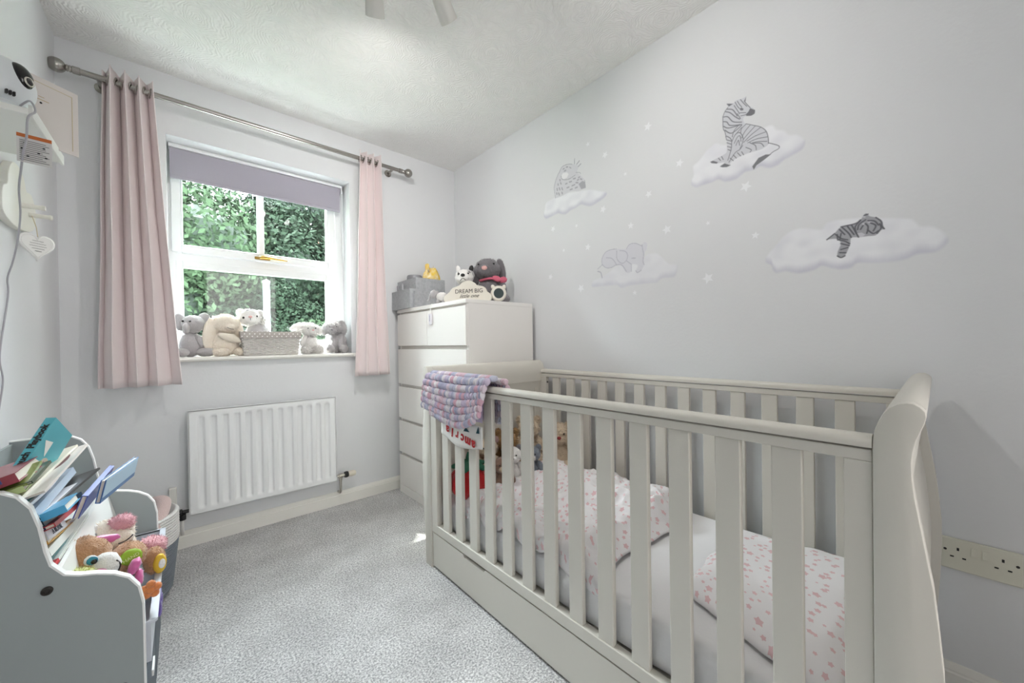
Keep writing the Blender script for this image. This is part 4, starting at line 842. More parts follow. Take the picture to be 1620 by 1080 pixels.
# ------------------------------------------------------------------ toys in the cot
CZ = 0.345
rb = thing('strawberry_cushion', 'round red knitted fruit cushion with a green leafy top in the cot corner', 'cushion', (0.978, 1.415, 0.326))
def ridged(u, v):
    a = 2 * math.pi * u; b = math.pi * v; k = 1 + 0.05 * math.cos(10 * a) + 0.03 * mnoise.noise(Vector((math.cos(a) * 3, math.sin(a) * 3, b * 2))); return (0.092 * k * math.sin(b) * math.cos(a), 0.088 * k * math.sin(b) * math.sin(a), 0.078 - 0.078 * math.cos(b))
mk('cushion_body', grid(80, 30, ridged), M_redcloth, rb, smooth=True, local=True)
for k in range(5):
    a = k * 1.2566; mk('leaf', ell((0.045 * math.cos(a), 0.045 * math.sin(a), 0.155), (0.045, 0.020, 0.012), rot=(0, 0.25, a), sub=3, noise=0.15), M_greencloth, rb, smooth=True, local=True)
mk('stalk', tube([(0, 0, 0.150), (0.0, 0.01, 0.185), (0.01, 0.02, 0.20)], [0.016, 0.013, 0.010], 8), M_greencloth, rb, smooth=True, local=True)
def bear(name, label, loc, rz, m, s=1.0, rot=None, curl=True, nose=M_nose_b, ears=None, muzzle=None):
    fk = dict(fur=1300, flen=0.010, noise=0.16) if curl else dict(noise=0.06, fur=700, flen=0.006); fs = dict(fur=450, flen=0.009, noise=0.12) if curl else dict(noise=0.05, fur=250, flen=0.006); mz = muzzle or m
    return plush(name, label, loc, rz, [('body', (0, 0, 0.066), (0.056, 0.048, 0.066), m, fk), ('head', (0, -0.008, 0.165), (0.055, 0.050, 0.048), m, fk), ('ear', (-0.042, 0.0, 0.205), (0.019, 0.010, 0.019), ears or m, fs), ('ear', (0.042, 0.0, 0.205), (0.019, 0.010, 0.019), ears or m, fs), ('muzzle', (0, -0.050, 0.153), (0.026, 0.022, 0.020), mz, fs),
        ('nose', (0, -0.072, 0.160), (0.010, 0.006, 0.008), nose), ('eye', (-0.022, -0.053, 0.176), 0.0048, M_eye), ('eye', (0.022, -0.053, 0.176), 0.0048, M_eye), ('arm', (-0.058, -0.020, 0.088), (0.020, 0.022, 0.046), m, dict(rot=(0, 0.5, 0), **fs)), ('arm', (0.058, -0.020, 0.088), (0.020, 0.022, 0.046), m, dict(rot=(0, -0.5, 0), **fs)),
        ('leg', (-0.042, -0.055, 0.028), (0.026, 0.050, 0.0278), m, fs), ('leg', (0.042, -0.055, 0.028), (0.026, 0.050, 0.0278), m, fs)], rot=rot, scale=s)
bear('teddy_bear', 'curly brown teddy bear in the middle of the cot toys', (1.235, 1.455, 0.37), -0.7, M_bplush, 1.0)
bear('teddy_bear', 'cream teddy bear sitting upright with a dark nose by the cot end', (1.395, 1.460, 0.40), -0.75, M_oat, 1.05)
bear('teddy_bear', 'oatmeal teddy bear with a red nose slumped against the back slats', (1.500, 1.330, 0.365), -0.9, M_oat, 1.1, nose=mat('red_nose', '#8a2a2c', 0.6))
bear('plush_dog', 'grey and white plush dog lying among the cot toys', (1.170, 1.340, 0.365), -0.7, M_wplush, 0.82, curl=False, ears=M_dplush)
bear('plush_puppy', 'grey blue plush puppy with white paws leaning on the brown teddy', (1.265, 1.305, 0.365), -0.8, mat('slate_plush', '#7c828c', 0.95, bump=(260, 0.4, 5), sheen=0.3), 0.78, curl=False, muzzle=M_wplush)
bear('plush_monkey', 'brown and beige plush monkey lying low in front of the other toys', (1.095, 1.330, 0.35), -0.5, fluff('mocha_plush', '#8f7262', '#755a4c'), 0.74, curl=False, muzzle=M_oat, ears=M_oat)
bear('plush_rabbit', 'beige plush rabbit behind the red fruit cushion', (1.120, 1.470, 0.36), -0.6, M_oat, 0.95, curl=False, ears=mat('mauve_plush', '#a98c88', 0.95, bump=(260, 0.4)))
# ------------------------------------------------------------------ children's bookcase with toy trays (left wall)
M_unit = mat('grey_laminate', '#9aa1a1', 0.55); M_edge = mat('white_edging', '#f1f1ef', 0.4)
UY0, UY1 = 1.200, 1.835
PROF = [(-0.389, 0.756), (-0.300, 0.757), (-0.269, 0.751), (-0.250, 0.738), (-0.234, 0.712), (-0.224, 0.671), (-0.217, 0.620), (-0.210, 0.588), (-0.1915, 0.561), (-0.170, 0.551), (-0.145, 0.544), (-0.120, 0.533), (-0.098, 0.516), (-0.083, 0.490), (-0.0762, 0.450), (-0.0755, 0.40), (-0.0755, 0.001), (-0.389, 0.001)]
un = thing('toy_bookcase', 'low grey bookcase with curved white edged sides and toy trays by the left wall', 'bookcase', (-0.23, 1.52, 0))
def edging(y0, y1):
    V = []; Fc = []; pts = PROF[:17]; n = len(pts)
    for i, p in enumerate(pts):
        a = Vector(pts[max(0, i - 1)]); b = Vector(pts[min(n - 1, i + 1)]); d = (b - a).normalized(); nr = Vector((-d.y, d.x))
        if nr.dot(Vector((1, 1))) < 0: nr = -nr
        for off in (0.0, 0.0035):
            for y in (y0, y1): V.append((p[0] + nr.x * off, y, p[1] + nr.y * off))
    for i in range(n - 1):
        a = i * 4; b = a + 4
        Fc += [(a + 2, b + 2, b + 3, a + 3), (a, a + 1, b + 1, b), (a, b, b + 2, a + 2), (a + 1, a + 3, b + 3, b + 1)]
    return V, Fc
for y0, y1 in ((UY0, UY0 + 0.015), (UY1 - 0.015, UY1)):
    p_ = mk('side_panel', prism(PROF, y0, y1, 'y'), M_unit, un)
    mk('edge_band', edging(y0 - 0.0006, y1 + 0.0006), M_edge, p_)
ia, ib = UY0 + 0.015, UY1 - 0.015
def slope(xt, zt, xb, zb, t): return prism([(xt, zt), (xt + t, zt), (xb + t, zb), (xb, zb)], ia, ib, 'y')
mk('front_divider', slope(-0.204, 0.572, -0.150, 0.335, 0.008), M_edge, un)
mk('back_board', box(-0.389, -0.382, ia, ib, 0.03, 0.75), M_unit, un)
mk('book_shelf', prism([(-0.382, 0.495), (-0.206, 0.555), (-0.206, 0.563), (-0.382, 0.503)], ia, ib, 'y'), M_edge, un)
mk('tray_shelf', box(-0.382, -0.080, ia, ib, 0.285, 0.297), M_edge, un); mk('bottom_shelf', box(-0.382, -0.080, ia, ib, 0.045, 0.057), M_edge, un)
for x, z in ((-0.213, 0.540), (-0.109, 0.279)):
    s_ = mk('cam_bolt', lathe([(0, 0), (0.0085, 0), (0.0085, -0.003), (0.005, -0.004), (0.0045, -0.001), (0, -0.001)], (x, UY0 - 0.0005, z), 'y', 16), mat('dark_bolt', '#2a2622', 0.4), un, smooth=True, angle=30)

# books: local x = thickness, y = along the shelf, z = up
M_page = mat('book_pages', '#efe9dc', 0.9, bump=(700, 0.3))
def book(label, X, Y, Z, t, L, hh, col, lean=0.30, roll=0.0, yaw=0.0, spine='near', title=None, tcol=None, title_size=0.018, extra=None, name='picture_book', pages=True):
    b = thing(name, label, 'book', (X, Y, Z), (0, 0, 0), group='books in the bookcase')
    b.rotation_euler = (Matrix.Rotation(yaw, 3, 'Z') @ Matrix.Rotation(-lean, 3, 'Y') @ Matrix.Rotation(roll, 3, 'X')).to_euler()
    m = mat('cover_' + col.strip('#'), col, 0.4, coat=0.2); w = 0.0018
    cv = [box(0, w, 0, L, 0, hh), box(t - w, t, 0, L, 0, hh)]
    if spine == 'near': cv.append(box(w, t - w, 0, w, 0, hh)); pg = box(w, t - w, w, L - 0.003, 0.003, hh - 0.003)
    elif spine == 'top': cv.append(box(w, t - w, 0, L, hh - w, hh)); pg = box(w, t - w, 0.003, L - 0.003, 0.003, hh - w)
    else: cv.append(box(w, t - w, 0, L, 0, w)); pg = box(w, t - w, 0.003, L - 0.003, w, hh - 0.003)
    mk('cover', join(*cv), m, b, local=True)
    if pages: mk('pages', pg, M_page, b, local=True)
    if title:
        tm = mat('title_' + (tcol or '#222222').strip('#'), tcol or '#222222', 0.6)
        if spine == 'near': text('title', title, title_size, frame((t / 2, -0.0006, hh / 2), (0, 0, 1), (-1, 0, 0)), tm, b, 0.0003)
        elif spine == 'top': text('title', title, title_size, frame((t / 2, L / 2, hh + 0.0006), (0, 1, 0), (-1, 0, 0)), tm, b, 0.0003)
    if extra: extra(b, t, L, hh)
    return b
BOOKS = [
 ('slim violet blue book pressed against the back board', (-0.273, 1.224, 0.773), (-0.285, 1.334, 0.763), 0.008, 0.107, '#3d4a86', 'near', None),
 ('thick dark red book with white page edges', (-0.256, 1.224, 0.784), (-0.252, 1.399, 0.787), 0.020, 0.124, '#8e3440', 'near', None),
 ('slim olive book beside the dark red one', (-0.241, 1.224, 0.760), (-0.241, 1.334, 0.781), 0.005, 0.140, '#7d8a3c', 'top', None),
 ('dark olive book with red flowers on the cover', (-0.234, 1.224, 0.763), (-0.230, 1.346, 0.777), 0.006, 0.148, '#3b4a30', 'top', 'flowers'),
 ('pale lime green book with a pink corner', (-0.246, 1.224, 0.756), (-0.253, 1.334, 0.753), 0.013, 0.135, '#b9c98a', 'near', None),
 ('slim ivory picture book running the length of the shelf', (-0.248, 1.224, 0.734), (-0.212, 1.509, 0.778), 0.005, 0.133, '#e8e2d0', 'top', None),
 ('thin blue and white book next to the ivory one', (-0.245, 1.224, 0.730), (-0.245, 1.334, 0.733), 0.007, 0.136, '#3a6ea8', 'near', None),
 ('thin dark green book in the back pocket', (-0.240, 1.224, 0.721), (-0.244, 1.334, 0.711), 0.008, 0.141, '#1f4a34', 'near', None),
 ('slim white picture book in front of the dark green one', (-0.237, 1.224, 0.717), (-0.233, 1.436, 0.713), 0.006, 0.144, '#e6e6ea', 'top', None),
 ('white picture book with an oval red cut out cover', (-0.218, 1.224, 0.739), (-0.194, 1.509, 0.777), 0.005, 0.164, '#e6ded8', 'top', 'oval'),
 ('wide pale blue padded book standing tall', (-0.231, 1.224, 0.703), (-0.220, 1.509, 0.720), 0.017, 0.151, '#a9b9cc', 'top', None),
 ('slim white book leaning on the dark bundle', (-0.226, 1.224, 0.689), (-0.190, 1.509, 0.700), 0.004, 0.156, '#dedce0', 'top', None),
 ('long slim black book in the middle of the bundle', (-0.225, 1.224, 0.684), (-0.173, 1.509, 0.708), 0.005, 0.157, '#221f22', 'top', None),
 ('dark teal hardback in the middle of the bundle', (-0.222, 1.224, 0.677), (-0.207, 1.509, 0.652), 0.013, 0.160, '#1c3442', 'top', None),
 ('chunky sky blue board book perched on the dark ones', (-0.192, 1.224, 0.701), (-0.188, 1.325, 0.697), 0.016, 0.170, '#4aa3d0', 'near', None),
 ('slim navy book next to the red picture book', (-0.219, 1.224, 0.662), (-0.196, 1.509, 0.638), 0.006, 0.163, '#1d2346', 'top', None),
 ('red and cream picture book behind the lettered grey book', (-0.206, 1.224, 0.668), (-0.201, 1.509, 0.633), 0.009, 0.170, '#b3343a', 'top', None),
 ('pale grey book with dark spine lettering', (-0.218, 1.224, 0.653), (-0.214, 1.358, 0.633), 0.018, 0.164, '#d5d8e0', 'top', 'letters'),
 ('mustard yellow book with cream pages', (-0.217, 1.224, 0.637), (-0.213, 1.423, 0.611), 0.012, 0.165, '#c8973c', 'near', None),
 ('thick white board book with a teal edge', (-0.215, 1.224, 0.616), (-0.210, 1.509, 0.590), 0.017, 0.168, '#e4e8e2', 'top', None),
 ('slim teal book near the front divider', (-0.212, 1.224, 0.595), (-0.208, 1.505, 0.574), 0.005, 0.170, '#2f6f70', 'top', None),
 ('thin white book with a red corner at the very front', (-0.208, 1.224, 0.580), (-0.195, 1.509, 0.589), 0.006, 0.170, '#e9ece8', 'near', 'redcorner'),
]
def book_frame(b, P0, ydir, zdir, hh):
    y = Vector(ydir).normalized(); z = Vector(zdir); z = (z - y * z.dot(y)).normalized(); x = y.cross(z); o = Vector(P0) - z * hh
    b.matrix_world = Matrix(((x.x, y.x, z.x, o.x), (x.y, y.y, z.y, o.y), (x.z, y.z, z.z, o.z), (0, 0, 0, 1)))
for lb, P0, P1, t, hh, c, sp, ex in BOOKS:
    fn = None
    if ex == 'oval':
        def fn(b, t, L, hh): mk('oval_cutout', join(*[xf(lathe([(0, 0), (0.05, 0), (0.05, 0.0006), (0, 0.0006)], (0, 0, 0), 'x', 20), Matrix.Translation((-0.0006, L * 0.66, hh * 0.82)) @ Matrix.Diagonal((1, 1.1, 0.32, 1)))]), mat('dark_red_oval', '#5a1a1c', 0.6), b, local=True)
    elif ex == 'flowers':
        def fn(b, t, L, hh): mk('printed_flowers', join(*[ell((-0.0004, L * (0.35 + 0.13 * k), hh * (0.84 + 0.06 * (k % 2))), (0.0006, 0.009, 0.009), sub=2) for k in range(4)]), mat('flower_red', '#a83440', 0.6), b, local=True)
    elif ex == 'redcorner':
        def fn(b, t, L, hh): mk('red_corner', box(-0.0006, t + 0.0006, -0.0006, 0.03, hh - 0.02, hh + 0.0006), MATS['red_print'], b, local=True)
    d = Vector(P1) - Vector(P0)
    o = book(lb, P0[0], P0[1], P0[2], t, d.length, hh, c, spine=sp, title='A ROYAL' if ex == 'letters' else None, tcol='#2c3346', title_size=0.017, extra=fn)
    book_frame(o, P0, d, (0.95, 0.0, 0.32), hh)
def playbook_art(b, t, L, hh):
    mk('sailing_boat', prism([(L * 0.60, hh * 0.55), (L * 0.78, hh * 0.55), (L * 0.74, hh * 0.85)], t, t + 0.0006, 'x'), mat('white_print', '#f2f0ea', 0.6), b, local=True)
    mk('printed_group', join(ell((t, L * 0.42, hh * 0.48), (0.0008, L * 0.14, hh * 0.22), sub=3), ell((t, L * 0.55, hh * 0.40), (0.0008, L * 0.06, hh * 0.16), sub=2)), mat('beige_print', '#cbbfae', 0.7), b, local=True)
    mk('printed_figures', join(*[ell((t + 0.0004, L * (0.26 + 0.05 * k), hh * (0.42 + 0.05 * (k % 2))), (0.0008, L * 0.022, hh * 0.06), sub=2) for k in range(5)]), mat('coral_print', '#c8604e', 0.7), b, local=True)
    text('title', 'A Baby Touch  Playbook', 0.017, frame((t / 2, L * 0.5, hh + 0.0006), (0, 1, 0), (-1, 0, 0)), mat('title_222222', '#222222', 0.6), b, 0.0003, bold=0.0008)
# the turquoise book lies across the tops of the others, far end raised
book('large turquoise book titled Playbook leaning on top of the other books by the wall', -0.378, 1.36, 0.735, 0.018, 0.21, 0.080, '#57b4c2', 0.0, 0.0, spine='top', extra=playbook_art, name='playbook')
tb = bpy.data.objects['playbook']
book_frame(tb, (-0.305, 1.285, 0.715), (0.27, 0.64, 0.72), (-0.33, -0.93, 0.13), 0.0)
tb.matrix_world = tb.matrix_world @ Matrix.Translation((0, 0, -0.080))
bb = book('open blue board book poking up at the far end of the bookcase', 0, 0, 0, 0.010, 0.27, 0.060, '#2f6aa8', spine='bottom', name='board_book')
book_frame(bb, (-0.176, 1.45, 0.628), (0.045, 0.27, -0.006), (0.2, 0.0, 0.98), 0.0)
mk('painted_page', box(0.0101, 0.0106, 0.004, 0.266, 0.013, 0.058), mat('pale_blue_page', '#b5cfe2', 0.6), bb, local=True)
b2 = book('periwinkle paperback tilted beside the open blue board book', 0, 0, 0, 0.011, 0.29, 0.055, '#4a5cb0', spine='top', name='paperback')
book_frame(b2, (-0.191, 1.40, 0.668), (0.019, 0.30, 0.003), (0.3, 0.0, 0.95), 0.055)
cu = thing('fabric_cushion', 'rounded grey cushion end resting behind the books by the wall', 'cushion', (-0.345, 1.285, 0.765))
mk('cover', ell((0, 0, 0.0), (0.030, 0.050, 0.022), rot=(0.2, 0, 0), sub=3, noise=0.1), mat('grey_jersey', '#c9cdd2', 0.9), cu, smooth=True, local=True)

# trays and toys
M_tray = mat('clear_tray', '#c9cdd6', 0.35)
for y0, y1, lb in ((1.222, 1.508, 'grey plastic toy tray at the near end of the bookcase'), (1.526, 1.812, 'grey plastic toy tray at the far end of the bookcase')):
    tr = thing('toy_tray', lb, 'tray', (-0.13, (y0 + y1) / 2, 0.2975), group='toy trays')
    mk('tray_body', tray(-0.188, -0.064, y0, y1, 0.2978, 0.392, 0.003), M_tray, tr)
    mk('rim', join(box(-0.192, -0.054, y0 - 0.003, y0 + 0.003, 0.388, 0.394), box(-0.192, -0.054, y1 - 0.003, y1 + 0.003, 0.388, 0.394), box(-0.064, -0.052, y0, y1, 0.388, 0.394)), M_tray, tr)
for y0, y1, lb in ((1.222, 1.508, 'dark grey fabric cube low in the bookcase near end'), (1.526, 1.812, 'dark grey fabric cube low in the bookcase far end')):
    tr = thing('fabric_storage_cube', lb, 'storage cube', (-0.2, (y0 + y1) / 2, 0.0575), group='fabric storage cubes')
    mk('drawer_body', tray(-0.36, -0.070, y0, y1, 0.0578, 0.245, 0.006), mat('slate_fabric', '#5d636a', 0.9, bump=(200, 0.3)), tr)
    mk('handle_tab', box(-0.070, -0.066, (y0 + y1) / 2 - 0.03, (y0 + y1) / 2 + 0.03, 0.19, 0.205), M_edge, tr)
M_lime = fluff('lime_plush', '#d3d488', '#bcbf6a'); M_purple = fluff('violet_plush', '#6a52a8', '#4a3a80'); M_orange_p = fluff('orange_plush', '#e0894e', '#c9703a'); M_hot = mat('satin_pink', '#d868a8', 0.4, sheen=0.3)
pd = plush('puppy_plush', 'tan plush puppy with a pink ear blue eye and white muzzle in the toy tray', (-0.150, 1.365, 0.40), 0, [
    ('head', (-0.040, 0.005, 0.118), (0.052, 0.055, 0.055), M_tplush, dict(fur=1500, flen=0.0042)), ('muzzle', (0.004, -0.036, 0.106), (0.027, 0.030, 0.032), M_wplush), ('nose', (-0.004, -0.066, 0.104), (0.015, 0.010, 0.012), mat('pink_satin_nose', '#e08fb4', 0.5)),
    ('ear', (-0.022, 0.034, 0.146), (0.046, 0.014, 0.013), M_hot, dict(rot=(0, 0.10, 0.3), label='shiny pink satin ear')), ('eye_white', (-0.018, -0.048, 0.134), (0.012, 0.007, 0.012), M_wplush), ('iris', (-0.015, -0.053, 0.134), (0.010, 0.005, 0.010), mat('teal_iris', '#2f86a0', 0.3)), ('pupil', (-0.012, -0.0565, 0.132), (0.006, 0.003, 0.006), M_eye),
    ('body', (-0.010, 0.085, 0.040), (0.045, 0.070, 0.045), M_tplush, dict(fur=900, flen=0.0042)), ('arm', (0.036, 0.050, 0.082), (0.036, 0.046, 0.034), M_tplush, dict(fur=900, flen=0.0042)), ('hand_patch', (0.044, 0.010, 0.094), (0.022, 0.010, 0.019), mat('lime_patch', '#8fae2c', 0.7), dict(rot=(-0.35, 0.2, 0.3), label='lime green embroidered hand patch')),
    ('leg', (0.082, 0.125, 0.022), (0.024, 0.034, 0.036), M_tplush, dict(fur=700, flen=0.0042)), ('foot_pad', (0.094, 0.096, 0.020), (0.015, 0.011, 0.027), mat('yellow_patch', '#e6bf3c', 0.7), dict(rot=(0, 0, 0.5), label='yellow embroidered foot patch')), ('foot_badge', (0.099, 0.0865, 0.022), (0.008, 0.004, 0.013), M_wplush, dict(rot=(0, 0, 0.5)))])
text('embroidery', 'HAND', 0.011, frame((0.045, -0.0015, 0.096), (0.9, 0.3, 0.3), (-0.3, 0.2, 0.9)), mat('pale_thread', '#d5dfa0', 0.8), pd, 0.0003)
stitch([(0.024, -0.052, 0.120), (0.030, -0.046, 0.105), (0.026, -0.050, 0.090)], 0.0016, M_nose_b, pd, 'mouth')
pg_ = plush('pig_plush', 'cream and pink plush animal with a rosy snout behind the tan puppy', (-0.150, 1.560, 0.40), 0, [
    ('body', (-0.010, 0.03, 0.045), (0.050, 0.060, 0.045), M_cplush, FS), ('head', (-0.010, 0.0, 0.102), (0.050, 0.050, 0.042), M_cplush, FS), ('snout', (0.012, -0.010, 0.131), (0.028, 0.032, 0.022), M_pplush, FS), ('cheek', (0.014, -0.036, 0.095), (0.026, 0.022, 0.024), M_cplush), ('ear', (-0.048, -0.010, 0.118), (0.024, 0.026, 0.026), M_wplush), ('eye', (-0.036, -0.036, 0.122), (0.005, 0.004, 0.005), M_gjar), ('foot', (0.070, 0.040, 0.022), (0.036, 0.040, 0.028), M_pplush, FS)])
stitch([(0.010, -0.058, 0.090), (0.026, -0.056, 0.094), (0.038, -0.046, 0.102)], 0.0016, M_nose_b, pg_, 'mouth')
plush('duck_plush', 'lime and orange plush chick peeking over the side panel', (-0.180, 1.262, 0.40), 0, [('body', (0, 0, 0.118), (0.028, 0.026, 0.024), M_lime, FS), ('beak', (0.026, -0.010, 0.114), (0.014, 0.013, 0.009), M_orange_p), ('belly', (0, 0.005, 0.05), (0.028, 0.030, 0.055), M_lime)])
plush('flower_plush', 'small orange plush flower hanging over the tray rim', (-0.066, 1.282, 0.437), 0, [('center', (0.0, 0, 0), (0.011, 0.011, 0.011), M_orange_p)] + [('petal', (0.012 * math.cos(a), 0, 0.013 * math.sin(a)), (0.0095, 0.010, 0.0095), M_orange_p) for a in (0.3, 1.55, 2.8, 4.05, 5.3)])
plush('ribbon_plush', 'hot pink satin ribbon toy between the puppy limbs', (-0.098, 1.345, 0.468), 0, [('loop', (0.0, 0.0, 0.012), (0.011, 0.020, 0.020), M_hot, dict(rot=(0, 0.4, 0), noise=0.25)), ('tail', (0.008, 0.0, -0.020), (0.008, 0.015, 0.022), M_hot, dict(noise=0.25))])
plush('octopus_plush', 'violet plush toy sagging over the front of the near tray', (-0.060, 1.370, 0.355), 0, [('body', (0, 0, 0.025), (0.010, 0.045, 0.022), M_purple), ('arm', (0.006, -0.030, 0.0), (0.006, 0.012, 0.022), M_purple), ('arm', (0.006, 0.020, 0.0), (0.006, 0.012, 0.022), M_purple)])

# rope basket behind the bookcase
M_rw = mat('white_rope', '#e6e4e2', 0.9, bump=(220, 0.5)); M_rg = mat('grey_rope', '#7f868f', 0.9, bump=(220, 0.5))
rk = thing('rope_basket', 'round rope laundry basket white above and grey below beside the radiator', 'basket', (-0.200, 2.170, 0))
def coils(z0, z1, m, nm):
    n = int((z1 - z0) / 0.011); pr = []
    for i in range(n):
        z = z0 + (i + 0.5) * 0.011; r = 0.150 + 0.026 * min(1, z / 0.24) - (0.010 if z < 0.02 else 0)
        for a in np.linspace(-90, 90, 6): pr.append((r + 0.0058 * math.cos(math.radians(a)), z + 0.0052 * math.sin(math.radians(a))))
    for z in (z1, z0 + 0.005): pr.append((0.150 + 0.026 * min(1, z / 0.24) - 0.008, z))
    mk(nm, lathe(pr, (0, 0, 0), 'z', 40), m, rk, smooth=True, local=True)
coils(0.001, 0.222, M_rg, 'grey_coils'); coils(0.222, 0.346, M_rw, 'white_coils'); mk('base', lathe([(0, 0.002), (0.14, 0.002), (0.14, 0.008), (0, 0.008)], (0, 0, 0), 'z', 32), M_rg, rk, local=True)
M_ptow = mat('pink_towel', '#d9bdb9', 0.95, bump=(350, 0.6), sheen=0.4); M_wtow = mat('white_towel', '#dcdad9', 0.95, bump=(350, 0.6))
tw = thing('pink_towel', 'rolled pink towel sticking out of the rope basket', 'towel', (-0.12, 2.12, 0.36)); mk('roll', tube(smooth_path([(-0.105, 2.03, 0.31), (-0.075, 2.10, 0.350), (-0.068, 2.18, 0.375), (-0.10, 2.26, 0.36)], 6), [0.024] * 18 + [0.018], 12), M_ptow, tw, smooth=True)
tw = thing('white_towel', 'folded white towel behind the pink one in the rope basket', 'towel', (-0.2, 2.22, 0.35)); mk('roll', tube(smooth_path([(-0.30, 2.14, 0.34), (-0.20, 2.24, 0.372), (-0.13, 2.27, 0.365), (-0.09, 2.22, 0.33)], 6), [0.030] * 18 + [0.022], 12), M_wtow, tw, smooth=True)

# ------------------------------------------------------------------ things on the left wall
sh = thing('wall_shelf', 'small white wall shelf carrying the baby monitor', 'shelf', (XL, 1.66, 1.62))
mk('board', box(XL + 0.0005, -0.280, 1.497, 1.828, 1.617, 1.633, 0.002), mat('shelf_white', '#eeeeea', 0.5), sh)
mk('front_lip', box(-0.280, -0.272, 1.497, 1.828, 1.612, 1.642, 0.0015), MATS['shelf_white'], sh)
M_mon = mat('monitor_white', '#dfe3e6', 0.3); bmz = 1.6335
mo = thing('baby_monitor', 'white baby monitor camera with a glossy black lens panel on the shelf', 'camera', (-0.335, 1.565, bmz), (0, 0, 0.55))
mk('body', ell((0, 0, 0.072), (0.058, 0.056, 0.068), sub=4), M_mon, mo, smooth=True, local=True)
mk('base', lathe([(0, 0), (0.056, 0), (0.058, 0.006), (0.050, 0.018), (0, 0.018)], (0, 0, 0), 'z', 28), M_mon, mo, smooth=True, local=True, angle=50)
fp = mk('lens_panel', ell((0.018, -0.036, 0.094), (0.022, 0.022, 0.034), rot=(-0.35, 0.0, 0.45), sub=4), mat('gloss_black', '#101012', 0.1), mo, smooth=True, local=True)
fdir = Vector((0.38, -0.86, 0.10)).normalized(); lc = Vector((0.026, -0.057, 0.080))
mk('lens_ring', tube([tuple(lc + (Vector((0.86, 0.38, 0)) * math.cos(a) + Vector((0, 0.1, 1)) * math.sin(a)) * 0.010) for a in np.linspace(0, 2 * math.pi, 21)], 0.0022, 8, False), M_chrome, mo, smooth=True, local=True)
mk('lens', ell(tuple(lc), (0.008, 0.004, 0.008), rot=(0, 0, 0.4), sub=3), M_eye, mo, smooth=True, local=True)
mk('speaker_slot', join(*[box(-0.012 + 0.006 * k, -0.009 + 0.006 * k, -0.0575, -0.050, 0.030, 0.040) for k in range(3)]), M_nose_b, mo, local=True)
cbp = [(-0.300, 1.53, 1.645), (-0.275, 1.488, 1.648), (-0.262, 1.462, 1.615), (-0.262, 1.400, 1.572), (-0.262, 1.385, 1.519), (-0.268, 1.390, 1.485), (-0.285, 1.456, 1.461), (-0.310, 1.565, 1.443), (-0.345, 1.750, 1.424), (-0.365, 1.821, 1.359), (-0.385, 1.868, 1.298), (-0.400, 1.891, 1.251), (-0.403, 1.905, 1.194), (-0.403, 1.825, 1.019), (-0.403, 1.846, 0.943), (-0.403, 1.816, 0.871), (-0.403, 1.77, 0.80)]
mk('power_cable', tube(smooth_path(cbp, 6), 0.0021, 8), mat('grey_cable', '#b0aeb4', 0.5), smooth=True, label='grey power cable trailing down the left wall from the monitor', cat='cable')
# printed card on the shelf
cd = thing('print_card', 'cream square print standing at an angle on the wall shelf', 'card', (-0.320, 1.724, 1.6335), (0, 0, math.atan2(0.6, 0.8)))
mk('card_sheet', box(-0.085, 0.105, -0.0015, 0.0015, 0, 0.195), mat('cream_card', '#d6cfcb', 0.8), cd, local=True)
mk('border_line', join(box(0.090, 0.0915, -0.0022, -0.0015, 0.012, 0.18), box(-0.08, 0.0915, -0.0022, -0.0015, 0.178, 0.1795)), mat('gold_line', '#c6b795', 0.5), cd, local=True)
mk('printed_oval', xf(ell((0, 0, 0), (0.019, 0.0012, 0.012), sub=3), Matrix.Translation((-0.018, -0.0016, 0.128)) @ Matrix.Rotation(0.35, 4, 'Y')), mat('black_print', '#1d1c20', 0.6), cd, local=True)
mk('printed_dot', ell((0.023, -0.0016, 0.121), (0.003, 0.001, 0.003), sub=2), MATS['black_print'], cd, local=True); mk('printed_heart', ell((-0.008, -0.0016, 0.070), (0.007, 0.001, 0.010), rot=(0, 0.5, 0), sub=2), mat('pink_print', '#d98aa0', 0.6), cd, local=True)
mk('printed_line', join(box(0.012, 0.040, -0.0021, -0.0015, 0.1295, 0.1312), box(0.018, 0.030, -0.0021, -0.0015, 0.138, 0.1395)), mat('gold_print', '#bba27a', 0.5), cd, local=True)
# care label on the cable
wl = thing('warning_label', 'white printed label with an orange stripe wrapped round the cable', 'label', (-0.256, 1.415, 1.470), (0, 0, 0.15))
M_lab = mat('label_paper', '#d3d1cf', 0.7)
mk('paper', box(-0.026, 0.026, -0.001, 0.001, 0.0, 0.058), M_lab, wl, local=True); mk('orange_stripe', box(-0.026, 0.026, -0.0018, 0.0018, 0.058, 0.066), mat('orange_tape', '#c2682c', 0.6), wl, local=True)
mk('fine_print', join(*[box(-0.022, 0.022 - 0.005 * (k % 3), -0.0016, -0.001, 0.005 + 0.0045 * k, 0.0066 + 0.0045 * k) for k in range(11)]), mat('grey_ink', '#8a8888', 0.7), wl, local=True)
mk('safety_symbol', join(*[box(a, a + 0.004, -0.0018, -0.001, b, b + 0.003) for a, b in ((-0.016, 0.044), (0.012, 0.040), (-0.012, 0.014), (0.004, 0.026), (-0.020, 0.030), (0.015, 0.018))]), MATS['black_print'], wl, local=True)
